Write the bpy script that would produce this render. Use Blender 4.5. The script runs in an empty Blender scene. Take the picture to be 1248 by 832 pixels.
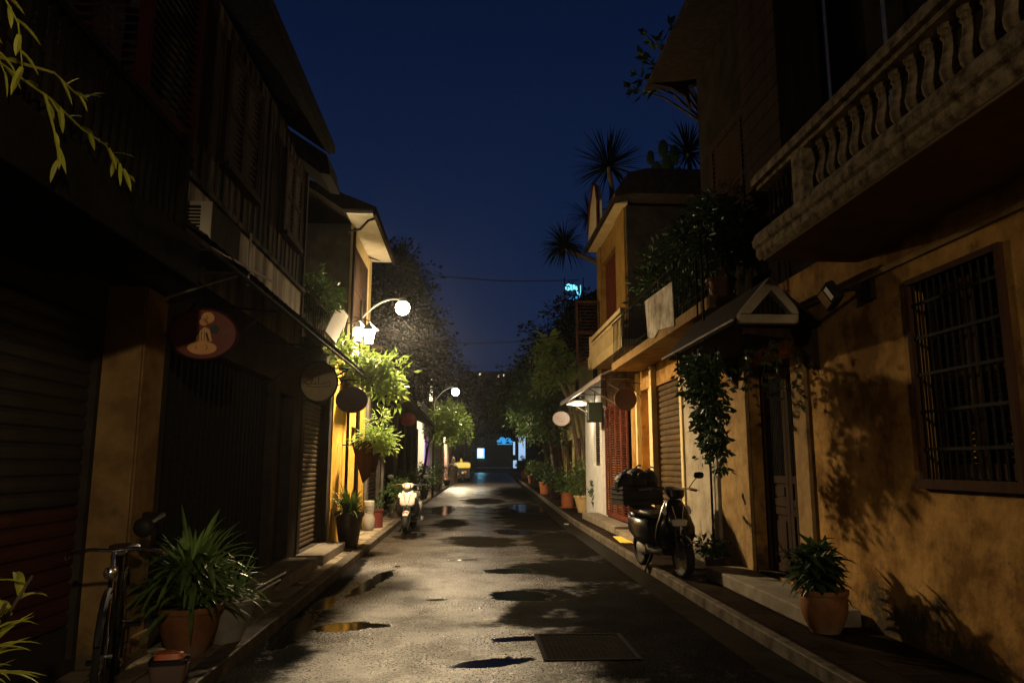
import bpy, math, random
from mathutils import Vector, Matrix
R = math.radians
rnd = random.Random(7)
scene = bpy.context.scene
COL = scene.collection

# ------------------------------------------------------------------ materials
def mat(name, c, c2=None, scale=6.0, rough=0.6, bump=0.0, bscale=60.0, metal=0.0, streak=False,
        spec=0.5, trans=0.0, emit=None, estr=0.0, contrast=(0.35, 0.65), coords='Object', coat=0.0, grime=None, grime_h=0.6, gl=None):
    m = bpy.data.materials.new(name); m.use_nodes = True
    nt = m.node_tree; N = nt.nodes; L = nt.links
    p = N['Principled BSDF']
    p.inputs['Base Color'].default_value = (*c, 1)
    p.inputs['Roughness'].default_value = rough
    p.inputs['Metallic'].default_value = metal
    p.inputs['Specular IOR Level'].default_value = spec
    p.inputs['Coat Weight'].default_value = coat
    p.inputs['Coat Roughness'].default_value = 0.08
    tc = N.new('ShaderNodeTexCoord')
    last = None
    if c2 is not None:
        mp = N.new('ShaderNodeMapping'); L.new(tc.outputs[coords], mp.inputs[0])
        if streak: mp.inputs['Scale'].default_value = (1, 1, 0.09)
        nz = N.new('ShaderNodeTexNoise'); nz.inputs['Scale'].default_value = scale
        nz.inputs['Detail'].default_value = 8; nz.inputs['Roughness'].default_value = 0.65
        L.new(mp.outputs[0], nz.inputs['Vector'])
        rp = N.new('ShaderNodeValToRGB')
        rp.color_ramp.elements[0].position = contrast[0]; rp.color_ramp.elements[0].color = (*c, 1)
        rp.color_ramp.elements[1].position = contrast[1]; rp.color_ramp.elements[1].color = (*c2, 1)
        L.new(nz.outputs['Fac'], rp.inputs[0]); last = rp.outputs[0]
        # roughness follows the stains a little
        mr = N.new('ShaderNodeMapRange'); mr.inputs[3].default_value = max(0, rough - .12); mr.inputs[4].default_value = min(1, rough + .12)
        L.new(nz.outputs['Fac'], mr.inputs[0]); L.new(mr.outputs[0], p.inputs['Roughness'])
    if grime is not None:
        g = N.new('ShaderNodeNewGeometry'); sx = N.new('ShaderNodeSeparateXYZ'); L.new(g.outputs['Position'], sx.inputs[0])
        n2 = N.new('ShaderNodeTexNoise'); n2.inputs['Scale'].default_value = 2.6; n2.inputs['Detail'].default_value = 9
        n2.inputs['Roughness'].default_value = .7
        L.new(tc.outputs[coords], n2.inputs['Vector'])
        a = N.new('ShaderNodeMath'); a.operation = 'MULTIPLY_ADD'
        L.new(sx.outputs[2], a.inputs[0]); a.inputs[1].default_value = -1.0 / grime_h; a.inputs[2].default_value = 0.9
        b = N.new('ShaderNodeMath'); b.operation = 'MAXIMUM'; L.new(a.outputs[0], b.inputs[0]); b.inputs[1].default_value = 0.0
        b2 = N.new('ShaderNodeMath'); b2.operation = 'MULTIPLY_ADD'; L.new(b.outputs[0], b2.inputs[0]); b2.inputs[1].default_value = .35
        L.new(n2.outputs['Fac'], b2.inputs[2])
        r3 = N.new('ShaderNodeValToRGB'); r3.color_ramp.elements[0].position = .58; r3.color_ramp.elements[1].position = .72
        r3.color_ramp.elements[0].color = (0, 0, 0, 1); r3.color_ramp.elements[1].color = (1, 1, 1, 1)
        L.new(b2.outputs[0], r3.inputs[0])
        mx = N.new('ShaderNodeMix'); mx.data_type = 'RGBA'; L.new(r3.outputs[0], mx.inputs[0])
        if last: L.new(last, mx.inputs[6])
        else: mx.inputs[6].default_value = (*c, 1)
        mx.inputs[7].default_value = (*grime, 1); last = mx.outputs[2]
    if last: L.new(last, p.inputs['Base Color'])
    if bump > 0:
        nb = N.new('ShaderNodeTexNoise'); nb.inputs['Scale'].default_value = bscale; nb.inputs['Detail'].default_value = 6
        L.new(tc.outputs[coords], nb.inputs['Vector'])
        bp = N.new('ShaderNodeBump'); bp.inputs['Strength'].default_value = bump; bp.inputs['Distance'].default_value = 0.02
        L.new(nb.outputs['Fac'], bp.inputs['Height']); L.new(bp.outputs[0], p.inputs['Normal'])
    if emit is not None:
        p.inputs['Emission Color'].default_value = (*emit, 1); p.inputs['Emission Strength'].default_value = estr
    if gl is None: gl = 1.0 if (rough < .5 or metal > 0 or trans > 0 or emit is not None) else .3
    if gl < 1:      # rough, porous surfaces: only a fraction of them is glossy
        df = N.new('ShaderNodeBsdfDiffuse'); mg = N.new('ShaderNodeMixShader'); mg.inputs[0].default_value = gl
        if last: L.new(last, df.inputs[0])
        else: df.inputs[0].default_value = (*c, 1)
        if bump > 0: L.new(bp.outputs[0], df.inputs['Normal'])
        L.new(df.outputs[0], mg.inputs[1]); L.new(p.outputs[0], mg.inputs[2]); L.new(mg.outputs[0], N['Material Output'].inputs[0])
    if trans > 0:
        tr = N.new('ShaderNodeBsdfTranslucent'); ms = N.new('ShaderNodeMixShader'); ms.inputs[0].default_value = trans
        if last: L.new(last, tr.inputs[0])
        else: tr.inputs[0].default_value = (*c, 1)
        L.new(p.outputs[0], ms.inputs[1]); L.new(tr.outputs[0], ms.inputs[2])
        L.new(ms.outputs[0], N['Material Output'].inputs[0])
    return m

M = {}
M['ochre'] = mat('ochre_plaster', (.15, .076, .020), (.43, .245, .078), 1.9, .88, .55, 14, grime=(.055, .042, .024), grime_h=.75, spec=.15, contrast=(.40, .62))
M['ochre_trim'] = mat('ochre_trim', (.19, .115, .044), (.33, .215, .09), 4, .8, .3, 40, grime=(.10, .08, .045), grime_h=.4, spec=.25)
M['aged_plaster'] = mat('aged_plaster', (.24, .20, .14), (.38, .33, .24), 3, .85, .4, 26, grime=(.07, .065, .045), grime_h=.8, spec=.2, streak=False)
M['yellow'] = mat('yellow_plaster', (.50, .275, .038), (.64, .39, .075), 3, .8, .25, 30, grime=(.22, .15, .06), grime_h=.4, spec=.2)
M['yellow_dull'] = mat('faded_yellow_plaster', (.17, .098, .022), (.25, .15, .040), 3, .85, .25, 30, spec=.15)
M['yellow_pale'] = mat('pale_yellow_plaster', (.50, .38, .17), (.62, .50, .26), 3, .8, .2, 30, spec=.25)
M['green_yellow'] = mat('dull_yellow_plaster', (.24, .20, .07), (.32, .27, .11), 3, .85, .2, 30)
M['cream'] = mat('cream_plaster', (.62, .55, .40), (.74, .68, .54), 4, .7, .15, 30, grime=(.32, .27, .18), grime_h=.4)
M['white'] = mat('white_plaster', (.62, .60, .56), (.76, .74, .70), 3, .7, .15, 30)
M['pink'] = mat('pink_plaster', (.55, .34, .30), (.66, .46, .40), 3, .7, .15, 30)
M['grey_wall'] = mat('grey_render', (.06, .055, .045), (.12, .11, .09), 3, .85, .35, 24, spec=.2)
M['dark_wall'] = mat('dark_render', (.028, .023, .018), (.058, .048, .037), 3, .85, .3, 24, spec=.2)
M['balustrade'] = mat('weathered_cement', (.09, .065, .036), (.42, .33, .20), 11, .85, .28, 60, spec=.2, contrast=(.36, .66))
M['slab'] = mat('slab_underside', (.16, .105, .065), (.22, .15, .10), 3, .85, .2, 26, spec=.2)
M['boards'] = mat('stained_boards', (.022, .019, .016), (.22, .19, .145), 5, .9, .4, 40, streak=True, spec=.05, contrast=(.45, .80))
M['lamplit_boards'] = mat('stained_lamplit_boards', (.10, .085, .065), (.58, .52, .40), 5, .9, .4, 40, streak=True, spec=.05, contrast=(.34, .60))  # stained boards in a paler tone, the lamplight put into the colour
M['dark_wood'] = mat('dark_wood', (.022, .014, .010), (.042, .027, .018), 8, .8, .25, 50, streak=True, spec=.08)
M['brown_wood'] = mat('brown_wood', (.042, .021, .013), (.075, .038, .022), 8, .75, .25, 50, streak=True, spec=.12)
M['red_wood'] = mat('red_louvre_paint', (.085, .022, .013), (.14, .042, .025), 6, .6, .15, 50, spec=.25)
M['dark_red'] = mat('dark_red_paint', (.038, .008, .006), (.06, .014, .010), 6, .6, .1, 50, spec=.2)
M['shutter'] = mat('brown_shutter', (.045, .030, .014), (.085, .056, .027), 6, .55, .15, 60)
M['shutter_dark'] = mat('dark_shutter', (.020, .018, .016), (.035, .031, .027), 4, .7, .15, 60, metal=.1)
M['shutter_red'] = mat('maroon_shutter', (.045, .009, .008), (.075, .016, .013), 4, .7, .15, 60, metal=.1)
M['black_metal'] = mat('black_iron', (.012, .011, .010), (.024, .021, .018), 20, .6, .1, 80, spec=.22, gl=.14)
M['grey_metal'] = mat('galvanised_metal', (.30, .29, .27), (.42, .41, .38), 10, .4, .1, 80, metal=.7)
M['chrome'] = mat('chrome', (.6, .6, .58), rough=.12, metal=1.0)
M['tile'] = mat('old_roof_tile', (.014, .010, .008), (.036, .026, .019), 9, .85, .4, 40)
M['near_black'] = mat('near_black_board', (.009, .008, .007), (.018, .015, .012), 6, .9, .3, 40, spec=.05)  # shade of canopy and railing put into a near-black colour; drain lid shares it
M['shaded_upper'] = mat('shaded_upper_render', (.012, .010, .008), (.030, .025, .019), 3, .9, .3, 24, spec=.1, gl=.1)  # dark tone stands for the shade on the right-hand upper wall
M['leaf_silhouette'] = mat('silhouette_leaf', (.0025, .0045, .0016), (.006, .0095, .0035), 3, .8, spec=.1, gl=.004)  # near-black leaf, lack of light put into the colour for silhouettes
M['tin'] = mat('weathered_tin', (.16, .12, .10), (.28, .22, .18), 6, .5, .2, 30, metal=.2)
M['concrete'] = mat('curb_concrete', (.035, .030, .023), (.12, .10, .075), 5, .5, .3, 60, spec=.35, gl=.2)
M['step'] = mat('step_stone', (.12, .10, .075), (.22, .19, .145), 4, .7, .3, 50, spec=.25)
M['terracotta'] = mat('terracotta', (.14, .058, .023), (.23, .108, .045), 6, .55, .2, 50, grime=(.20, .13, .08), grime_h=.3)
M['orange_clay'] = mat('orange_clay', (.26, .075, .028), (.34, .12, .05), 6, .5, .1, 50)
M['pale_clay'] = mat('pale_clay', (.40, .27, .12), (.50, .36, .18), 6, .5, .1, 50)
M['black_pot'] = mat('dark_glazed_pot', (.03, .02, .016), (.05, .035, .03), 6, .3, .1, 50)
M['red_pot'] = mat('red_glazed_pot', (.07, .014, .010), (.10, .022, .015), 6, .3, .1, 50)
M['white_pot'] = mat('white_pot', (.20, .185, .16), (.30, .28, .24), 6, .35, .05, 50)
M['soil'] = mat('potting_soil', (.03, .02, .013), (.06, .04, .025), 20, .9, .5, 80)
M['leaf_dark'] = mat('dark_leaf', (.022, .045, .014), (.05, .085, .025), 3, .48, trans=.2, spec=.3)
M['leaf_mid'] = mat('mid_leaf', (.04, .08, .018), (.08, .14, .03), 3, .42, trans=.28)
M['leaf_lime'] = mat('lime_leaf', (.17, .27, .05), (.30, .40, .09), 3, .5, trans=.38)
M['leaf_frangipani'] = mat('lamplit_lime_leaf', (.26, .36, .06), (.42, .50, .10), 3, .5, trans=.35)  # lime leaf brightened in place of lamplight on the fan
M['leaf_yellow'] = mat('yellow_green_leaf', (.42, .46, .05), (.58, .58, .09), 3, .5, trans=.35)  # brighter than the leaf's own tone, backlight put into the colour
M['leaf_strap'] = mat('strap_leaf', (.07, .13, .035), (.15, .23, .06), 4, .32, trans=.25)
M['bark'] = mat('pale_bark', (.20, .13, .08), (.36, .25, .16), 9, .8, .6, 40)
M['bark_dark'] = mat('dark_bark', (.07, .05, .035), (.13, .10, .07), 9, .85, .6, 40)
M['rubber'] = mat('tyre_rubber', (.018, .018, .018), rough=.7, bump=.2, bscale=120)
M['white_paint'] = mat('scooter_cream_paint', (.50, .47, .43), rough=.25, coat=.6)
M['black_paint'] = mat('scooter_black_paint', (.006, .006, .007), rough=.28, coat=.3, spec=.35)
M['seat'] = mat('black_vinyl', (.02, .018, .017), rough=.45, bump=.15, bscale=150)
M['plastic'] = mat('black_plastic', (.022, .022, .022), rough=.5)
M['red_plastic'] = mat('red_plastic', (.5, .03, .04), rough=.3)
M['amber'] = mat('amber_plastic', (.6, .22, .03), rough=.25)
M['lens'] = mat('clear_lens', (.55, .55, .52), rough=.1, spec=.8)
M['yellow_box'] = mat('yellow_box', (.75, .60, .06), (.82, .68, .10), 6, .45)
M['panel'] = mat('stained_panel', (.20, .165, .11), (.66, .60, .48), 3.2, .75, .1, 50, contrast=(.36, .62))
M['white_panel'] = mat('white_panel', (.66, .62, .54), (.78, .75, .68), 3, .5, .05, 50)
M['glass_dark'] = mat('dark_window_glass', (.012, .013, .016), rough=.08, spec=.6)
M['sign_red'] = mat('red_sign_paint', (.20, .036, .026), (.14, .030, .022), 6, .4)
M['sign_cream'] = mat('cream_sign_paint', (.50, .40, .24), (.60, .50, .32), 6, .5)
M['sign_orange'] = mat('orange_sign_paint', (.70, .34, .11), (.78, .42, .16), 6, .45)
M['sign_pink'] = mat('pink_sign_paint', (.20, .145, .135), (.27, .20, .185), 6, .45)
M['sign_maroon'] = mat('maroon_sign_paint', (.05, .014, .010), (.075, .022, .015), 6, .45)
M['sign_green'] = mat('green_sign_paint', (.022, .032, .018), rough=.4)
M['paper_red'] = mat('red_lantern_cloth', (.28, .045, .025), (.34, .065, .035), 6, .6, trans=.3)
M['purple'] = mat('purple_cloth', (.30, .14, .55), (.42, .22, .70), 6, .6)
M['yellow_mat'] = mat('yellow_mat', (.70, .45, .06), (.78, .54, .10), 10, .7)
M['lamp_glow'] = mat('street_lamp_glass', (.9, .85, .7), rough=.3, emit=(1.0, .80, .48), estr=34.0)
M['lamp_glow_far'] = mat('far_lamp_glass', (.9, .85, .7), rough=.3, emit=(1.0, .86, .60), estr=40.0)
M['lantern_glow'] = mat('lantern_glass', (.9, .85, .7), rough=.3, emit=(1.0, .84, .55), estr=14.0)
M['cyan_neon'] = mat('cyan_neon', (.1, .5, .8), rough=.3, emit=(.04, .42, .95), estr=.8)
M['cyan_neon_pale'] = mat('pale_cyan_neon', (.3, .7, .9), rough=.3, emit=(.25, .85, 1.0), estr=1.25)
M['blue_screen'] = mat('blue_lit_panel', (.2, .5, .8), rough=.3, emit=(.12, .45, 1.0), estr=3.2)
M['white_screen'] = mat('white_lit_panel', (.8, .9, 1.0), rough=.3, emit=(.42, .66, 1.0), estr=.9)
M['cyan_pane'] = mat('cyan_white_lit_pane', (.4, .8, 1.0), rough=.3, emit=(.30, .80, 1.0), estr=18.0)
M['shade_glow'] = mat('lit_canopy_shade', (.9, .85, .7), rough=.4, emit=(1.0, .85, .58), estr=1.4)
M['window_glow'] = mat('lit_window', (.8, .7, .5), rough=.3, emit=(1.0, .85, .6), estr=1.5)
M['purple_glow'] = mat('violet_lit_window', (.4, .3, .8), rough=.3, emit=(.42, .30, 1.0), estr=.5)
M['cargo'] = mat('black_plastic_wrap', (.010, .008, .008), rough=.49, bump=.9, bscale=26, spec=.22)
M['dark_rim'] = mat('dark_wheel_rim', (.05, .05, .05), rough=.35, spec=.5)
M['orange_lid'] = mat('orange_lid', (.55, .13, .03), rough=.45)
M['grey_box'] = mat('taupe_box', (.16, .11, .09), rough=.5)
M['cable'] = mat('cable_rubber', (.02, .02, .022), rough=.6)
M['ac_white'] = mat('yellowed_casing', (.46, .42, .32), (.56, .52, .42), 5, .5)

# ------------------------------------------------------------------ mesh builder
ORG = {}
class B:
    def __init__(s): s.v = []; s.f = []
    def add(s, vs, fs):
        n = len(s.v); s.v.extend([tuple(v) for v in vs]); s.f.extend([tuple(i + n for i in f) for f in fs])
    def box(s, x0, x1, y0, y1, z0, z1):
        if x1 < x0: x0, x1 = x1, x0
        if y1 < y0: y0, y1 = y1, y0
        if z1 < z0: z0, z1 = z1, z0
        s.add([(x0,y0,z0),(x1,y0,z0),(x1,y1,z0),(x0,y1,z0),(x0,y0,z1),(x1,y0,z1),(x1,y1,z1),(x0,y1,z1)],
              [(0,3,2,1),(4,5,6,7),(0,1,5,4),(1,2,6,5),(2,3,7,6),(3,0,4,7)]); return s
    def obox(s, c, size, M3=None):
        x, y, z = [k / 2 for k in size]; vs = [(-x,-y,-z),(x,-y,-z),(x,y,-z),(-x,y,-z),(-x,-y,z),(x,-y,z),(x,y,z),(-x,y,z)]
        M3 = M3 or Matrix.Identity(3); c = Vector(c)
        s.add([c + M3 @ Vector(v) for v in vs], [(0,3,2,1),(4,5,6,7),(0,1,5,4),(1,2,6,5),(2,3,7,6),(3,0,4,7)]); return s
    def tube(s, pts, r, n=8, cap=True):
        pts = [Vector(p) for p in pts]; rs = r if isinstance(r, (list, tuple)) else [r] * len(pts)
        rings = []; up = None
        for i, p in enumerate(pts):
            t = (pts[min(i + 1, len(pts) - 1)] - pts[max(i - 1, 0)])
            if t.length < 1e-9: t = Vector((0, 0, 1))
            t.normalize()
            if up is None:
                up = Vector((0, 0, 1)) if abs(t.z) < .9 else Vector((1, 0, 0))
            a = t.cross(up)
            if a.length < 1e-6: a = t.cross(Vector((0, 1, 0)))
            a.normalize(); b = a.cross(t).normalized(); up = b
            rings.append([p + (a * math.cos(2*math.pi*k/n) + b * math.sin(2*math.pi*k/n)) * rs[i] for k in range(n)])
        vs = [v for rg in rings for v in rg]; fs = []
        for i in range(len(pts) - 1):
            for k in range(n):
                a0 = i * n + k; a1 = i * n + (k + 1) % n
                fs.append((a0, a1, a1 + n, a0 + n))
        if cap: fs.append(tuple(reversed(range(n)))); fs.append(tuple(range((len(pts) - 1) * n, len(pts) * n)))
        s.add(vs, fs); return s
    def lathe(s, prof, c=(0, 0, 0), n=24, axis='z', sx=1, sy=1):
        c = Vector(c); vs = []; fs = []
        for (r, h) in prof:
            for k in range(n):
                a = 2 * math.pi * k / n; x, y = r * math.cos(a) * sx, r * math.sin(a) * sy
                v = (x, y, h) if axis == 'z' else ((x, h, y) if axis == 'y' else (h, x, y))
                vs.append(c + Vector(v))
        for i in range(len(prof) - 1):
            for k in range(n):
                a0 = i * n + k; a1 = i * n + (k + 1) % n
                fs.append((a0, a1, a1 + n, a0 + n))
        fs.append(tuple(reversed(range(n)))); fs.append(tuple(range((len(prof) - 1) * n, len(prof) * n)))
        s.add(vs, fs); return s
    def prism(s, poly, axis, a0, a1):
        """polygon in the two other axes, extruded along axis from a0 to a1"""
        def mk(u, v, w): return {'x': (w, u, v), 'y': (u, w, v), 'z': (u, v, w)}[axis]
        n = len(poly); vs = [mk(u, v, a0) for u, v in poly] + [mk(u, v, a1) for u, v in poly]
        fs = [tuple(range(n)), tuple(reversed(range(n, 2 * n)))] + [(i, i + n, (i + 1) % n + n, (i + 1) % n) for i in range(n)]
        s.add(vs, fs); return s
    def loft(s, secs, n=20, p=2.4, plane='xy'):
        """secs: (centre, half a, half b) superellipse rings joined in order; plane names the ring plane"""
        vs = []; fs = []
        for (c, a, b) in secs:
            for k in range(n):
                t = 2 * math.pi * k / n; ct, st = math.cos(t), math.sin(t)
                u = a * math.copysign(abs(ct) ** (2 / p), ct); w = b * math.copysign(abs(st) ** (2 / p), st)
                o = {'xy': (u, w, 0), 'xz': (u, 0, w), 'yz': (0, u, w)}[plane]
                vs.append(Vector(c) + Vector(o))
        for i in range(len(secs) - 1):
            for k in range(n):
                a0 = i * n + k; a1 = i * n + (k + 1) % n
                fs.append((a0, a1, a1 + n, a0 + n))
        fs.append(tuple(reversed(range(n)))); fs.append(tuple(range((len(secs) - 1) * n, len(secs) * n)))
        s.add(vs, fs); return s
    def leaf(s, p, d, L, W, side=None, fold=.25):
        p = Vector(p); d = Vector(d).normalized()
        side = side or Vector((rnd.gauss(0, 1), rnd.gauss(0, 1), rnd.gauss(0, 1)))
        a = d.cross(side)
        if a.length < 1e-5: a = d.cross(Vector((1, .3, .2)))
        a.normalize(); nn = a.cross(d)
        m = p + d * L * .45
        s.add([p, m + a * W / 2 + nn * W * fold, p + d * L, m - a * W / 2 + nn * W * fold, m], [(0, 4, 1), (4, 2, 1), (0, 3, 4), (4, 3, 2)])
    def blade(s, p, d, L, W, droop=1.0, seg=5, side=None):
        """a long strap leaf that arches over under its own weight"""
        p = Vector(p); d = Vector(d).normalized(); a = d.cross(Vector((0, 0, 1)))
        if a.length < 1e-4: a = Vector((1, 0, 0))
        a.normalize(); vs = []; dd = d.copy(); q = p.copy()
        for i in range(seg + 1):
            t = i / seg; w = W * (math.sin(math.pi * min(1, .18 + t * .82)) ** .8 if t < 1 else .03)
            nn = a.cross(dd)
            vs += [q - a * w / 2 + nn * w * .18, q, q + a * w / 2 + nn * w * .18]
            dd = (dd + Vector((0, 0, -1)) * droop / seg).normalized(); q = q + dd * L / seg
        fs = []
        for i in range(seg):
            k = i * 3; fs += [(k, k + 1, k + 4, k + 3), (k + 1, k + 2, k + 5, k + 4)]
        s.add(vs, fs)
    def build(s, name, m, parent=None, bevel=0.0, smooth=False, sub=0):
        me = bpy.data.meshes.new(name); o = (0, 0, 0)
        if parent is not None: o = ORG.get(parent.name, (0, 0, 0))
        me.from_pydata([(v[0] - o[0], v[1] - o[1], v[2] - o[2]) for v in s.v], [], s.f)
        if smooth:
            for p in me.polygons: p.use_smooth = True
        me.materials.append(M[m] if isinstance(m, str) else m)
        ob = bpy.data.objects.new(name, me); COL.objects.link(ob)
        if parent is not None: ob.parent = parent
        ORG[ob.name] = o
        if bevel > 0:
            md = ob.modifiers.new('bevel', 'BEVEL'); md.width = bevel; md.segments = 2; md.limit_method = 'ANGLE'; md.angle_limit = R(40)
        if sub:
            md = ob.modifiers.new('subsurf', 'SUBSURF'); md.levels = sub; md.render_levels = sub
        if smooth:
            me.update()
            try: me.set_sharp_from_angle(angle=R(42))
            except Exception: pass
        me.validate()
        return ob

def tag(o, label, cat, group=None):
    o['label'] = label; o['category'] = cat
    if group: o['group'] = group
    return o
def thing(name, label, cat, loc=(0, 0, 0), group=None, world=True, rotz=0.0):
    """world=True: parts are written in street coordinates; False: in the thing's own frame"""
    o = bpy.data.objects.new(name, None); COL.objects.link(o); o.empty_display_size = .2
    o.location = loc; o.rotation_euler = (0, 0, rotz)
    ORG[o.name] = tuple(loc) if world else (0, 0, 0)
    return tag(o, label, cat, group)
def struct(name, b, m, **k):
    o = b.build(name, m, **k); o['kind'] = 'structure'; return o

def wall_holes(b, axis_x, thick, y0, y1, z0, z1, holes):
    """a wall in the YZ plane (front at axis_x, back at axis_x+thick) with rectangular openings, outer faces only"""
    ys = sorted({y0, y1, *[h[0] for h in holes], *[h[1] for h in holes]}); ys = [y for y in ys if y0 <= y <= y1]
    zs = sorted({z0, z1, *[h[2] for h in holes], *[h[3] for h in holes]}); zs = [z for z in zs if z0 <= z <= z1]
    def solid(i, j):
        if i < 0 or j < 0 or i >= len(ys) - 1 or j >= len(zs) - 1: return False
        cy, cz = (ys[i] + ys[i+1]) / 2, (zs[j] + zs[j+1]) / 2
        return not any(h[0] < cy < h[1] and h[2] < cz < h[3] for h in holes)
    xa, xb = axis_x, axis_x + thick
    for i in range(len(ys) - 1):
        for j in range(len(zs) - 1):
            if not solid(i, j): continue
            a, c, d, e = ys[i], ys[i+1], zs[j], zs[j+1]
            b.add([(xa,a,d),(xa,c,d),(xa,c,e),(xa,a,e)], [(0,1,2,3)]); b.add([(xb,a,d),(xb,c,d),(xb,c,e),(xb,a,e)], [(0,3,2,1)])
            if not solid(i-1, j): b.add([(xa,a,d),(xa,a,e),(xb,a,e),(xb,a,d)], [(0,1,2,3)])
            if not solid(i+1, j): b.add([(xa,c,d),(xb,c,d),(xb,c,e),(xa,c,e)], [(0,1,2,3)])
            if not solid(i, j-1): b.add([(xa,a,d),(xb,a,d),(xb,c,d),(xa,c,d)], [(0,1,2,3)])
            if not solid(i, j+1): b.add([(xa,a,e),(xa,c,e),(xb,c,e),(xb,a,e)], [(0,1,2,3)])
    return b
def roller(b, x, s, y0, y1, z0, z1, pitch=.085, depth=.022):
    """roller shutter: s=+1 faces +X, -1 faces -X; each slat a rounded rib"""
    n = max(2, int((z1 - z0) / pitch)); h = (z1 - z0) / n; poly = [(x - s * .02, z0)]
    pts = []
    for i in range(n):
        z = z0 + i * h
        pts += [(x, z + h * .04), (x + s * depth * .8, z + h * .2), (x + s * depth, z + h * .5), (x + s * depth * .75, z + h * .82), (x, z + h * .96)]
    poly = [(x - s * .02, z0), *pts, (x - s * .02, z1)]
    vs = [(u, y0, w) for u, w in poly] + [(u, y1, w) for u, w in poly]; k = len(poly)
    b.add(vs, [(i, i + 1, i + 1 + k, i + k) for i in range(k - 1)]); return b
def louvre(b, x, s, y0, y1, z0, z1, fr=.05, n=14, leaves=1, mid=True):
    """a louvred leaf standing in the YZ plane"""
    for q in range(leaves):
        a = y0 + (y1 - y0) * q / leaves + .004; c = y0 + (y1 - y0) * (q + 1) / leaves - .004
        b.box(x, x + s * .04, a, a + fr, z0, z1); b.box(x, x + s * .04, c - fr, c, z0, z1)
        b.box(x, x + s * .038, a + fr, c - fr, z0, z0 + fr * 1.6); b.box(x, x + s * .038, a + fr, c - fr, z1 - fr, z1)
        if mid: b.box(x, x + s * .038, a + fr, c - fr, (z0 + z1) / 2 - fr / 2, (z0 + z1) / 2 + fr / 2)
        for i in range(n):
            z = z0 + fr * 1.6 + (z1 - z0 - fr * 2.6) * (i + .5) / n
            m3 = Matrix.Rotation(s * R(-38), 3, 'Y')
            b.obox((x + s * .018, (a + c) / 2, z), (.045, c - a - 2 * fr, .008), m3)
    return b
def tiled_slope(b, xw, zw, xe, ze, y0, y1, row=.17, bulge=.035, th=.05, courses=5):
    """a lean-to of barrel tiles from the wall (xw,zw) to the eave (xe,ze)"""
    ny = max(4, int((y1 - y0) / row) * 4); dz = (zw - ze)
    vs = []; rows = []
    for c in range(courses):
        for e in (0, 1):
            t = (c + e) / courses
            lift = .022 * (1 - e) if c > 0 or e else 0
            base = t
            x = xw + (xe - xw) * base; z = zw - dz * base + (.0 if e == 0 else .02)
            r = []
            for i in range(ny + 1):
                y = y0 + (y1 - y0) * i / ny
                r.append((x, y, z + bulge * abs(math.sin(math.pi * i / 4)) + rnd.uniform(-.004, .004)))
            rows.append(r)
    k = ny + 1
    for r in rows: vs += r
    nr = len(rows); fs = [(a*k+i, a*k+i+1, (a+1)*k+i+1, (a+1)*k+i) for a in range(nr-1) for i in range(ny)]
    b.add(vs, fs)
    # board underneath
    s = 1 if xe > xw else -1
    b.prism([(xw, zw - .012), (xe, ze - .012), (xe, ze - th), (xw, zw - th)], 'y', y0, y1)
    return b

def clump_crown(b, ells, nclump, per, L, W, cr=.3, droop=.2, shell=.55, flat=.7):
    """leaf sprays spread through several ellipsoids; gaps are left where no clump falls"""
    cs = []
    wts = [e[3] * e[4] * e[5] for e in ells]
    for _ in range(nclump):
        e = rnd.choices(ells, wts)[0]
        d = Vector((rnd.gauss(0,1), rnd.gauss(0,1), rnd.gauss(0,1))).normalized(); r = shell + (1 - shell) * rnd.random() ** .7
        if rnd.random() < .3: r *= rnd.random()
        r *= 1 + rnd.uniform(-.12, .16)
        c = Vector((e[0] + d.x * e[3] * r, e[1] + d.y * e[4] * r, e[2] + d.z * e[5] * r)); cs.append(c)
        rr = cr * rnd.uniform(.6, 1.35)
        for _ in range(per):
            dd = Vector((rnd.gauss(0,1), rnd.gauss(0,1), rnd.gauss(0,1) * flat)); dd.normalize()
            p = c + dd * rr * rnd.random() ** .5
            ld = (dd + d * .4 + Vector((0, 0, -droop)) + Vector((rnd.gauss(0,.4), rnd.gauss(0,.4), rnd.gauss(0,.3)))).normalized()
            k = rnd.uniform(.7, 1.25); b.leaf(p, ld, L * k, W * k)
    return cs
def make_tree(name, label, cat, base, trunk, r0, ells, nclump, per, L, W, leafm, barkm='bark_dark', cr=.4, limbs=9, group=None, droop=.2, stems=1):
    t = thing(name, label, cat, base, group)
    cb = B(); cs = clump_crown(cb, ells, nclump, per, L, W, cr, droop)
    tb = B(); pts = [Vector(base)] + [Vector(p) for p in trunk]
    for s in range(stems):
        off = Vector((rnd.uniform(-.06, .06), rnd.uniform(-.06, .06), 0)) * (s > 0) * 3
        rr = r0 * (1 - .25 * s); n = len(pts)
        path = []
        for i, p in enumerate(pts): path.append(p + off * (1 + i * .3) + Vector((rnd.uniform(-1, 1), rnd.uniform(-1, 1), 0)) * r0 * .3 * (i > 0))
        tb.tube(path, [rr * (1.35 if i == 0 else 1 - .55 * i / (n - 1)) for i in range(n)], 9)
    top = pts[-1]
    for c in rnd.sample(cs, min(limbs, len(cs))):
        st = pts[-2].lerp(top, rnd.uniform(.3, 1)); mid = st.lerp(c, .5) + Vector((0, 0, (c - st).length * .12))
        tb.tube([st, mid, c], [r0 * .38, r0 * .22, r0 * .06], 6)
    tb.build('trunk', barkm, t, smooth=True); cb.build('crown', leafm, t)
    return t
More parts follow.
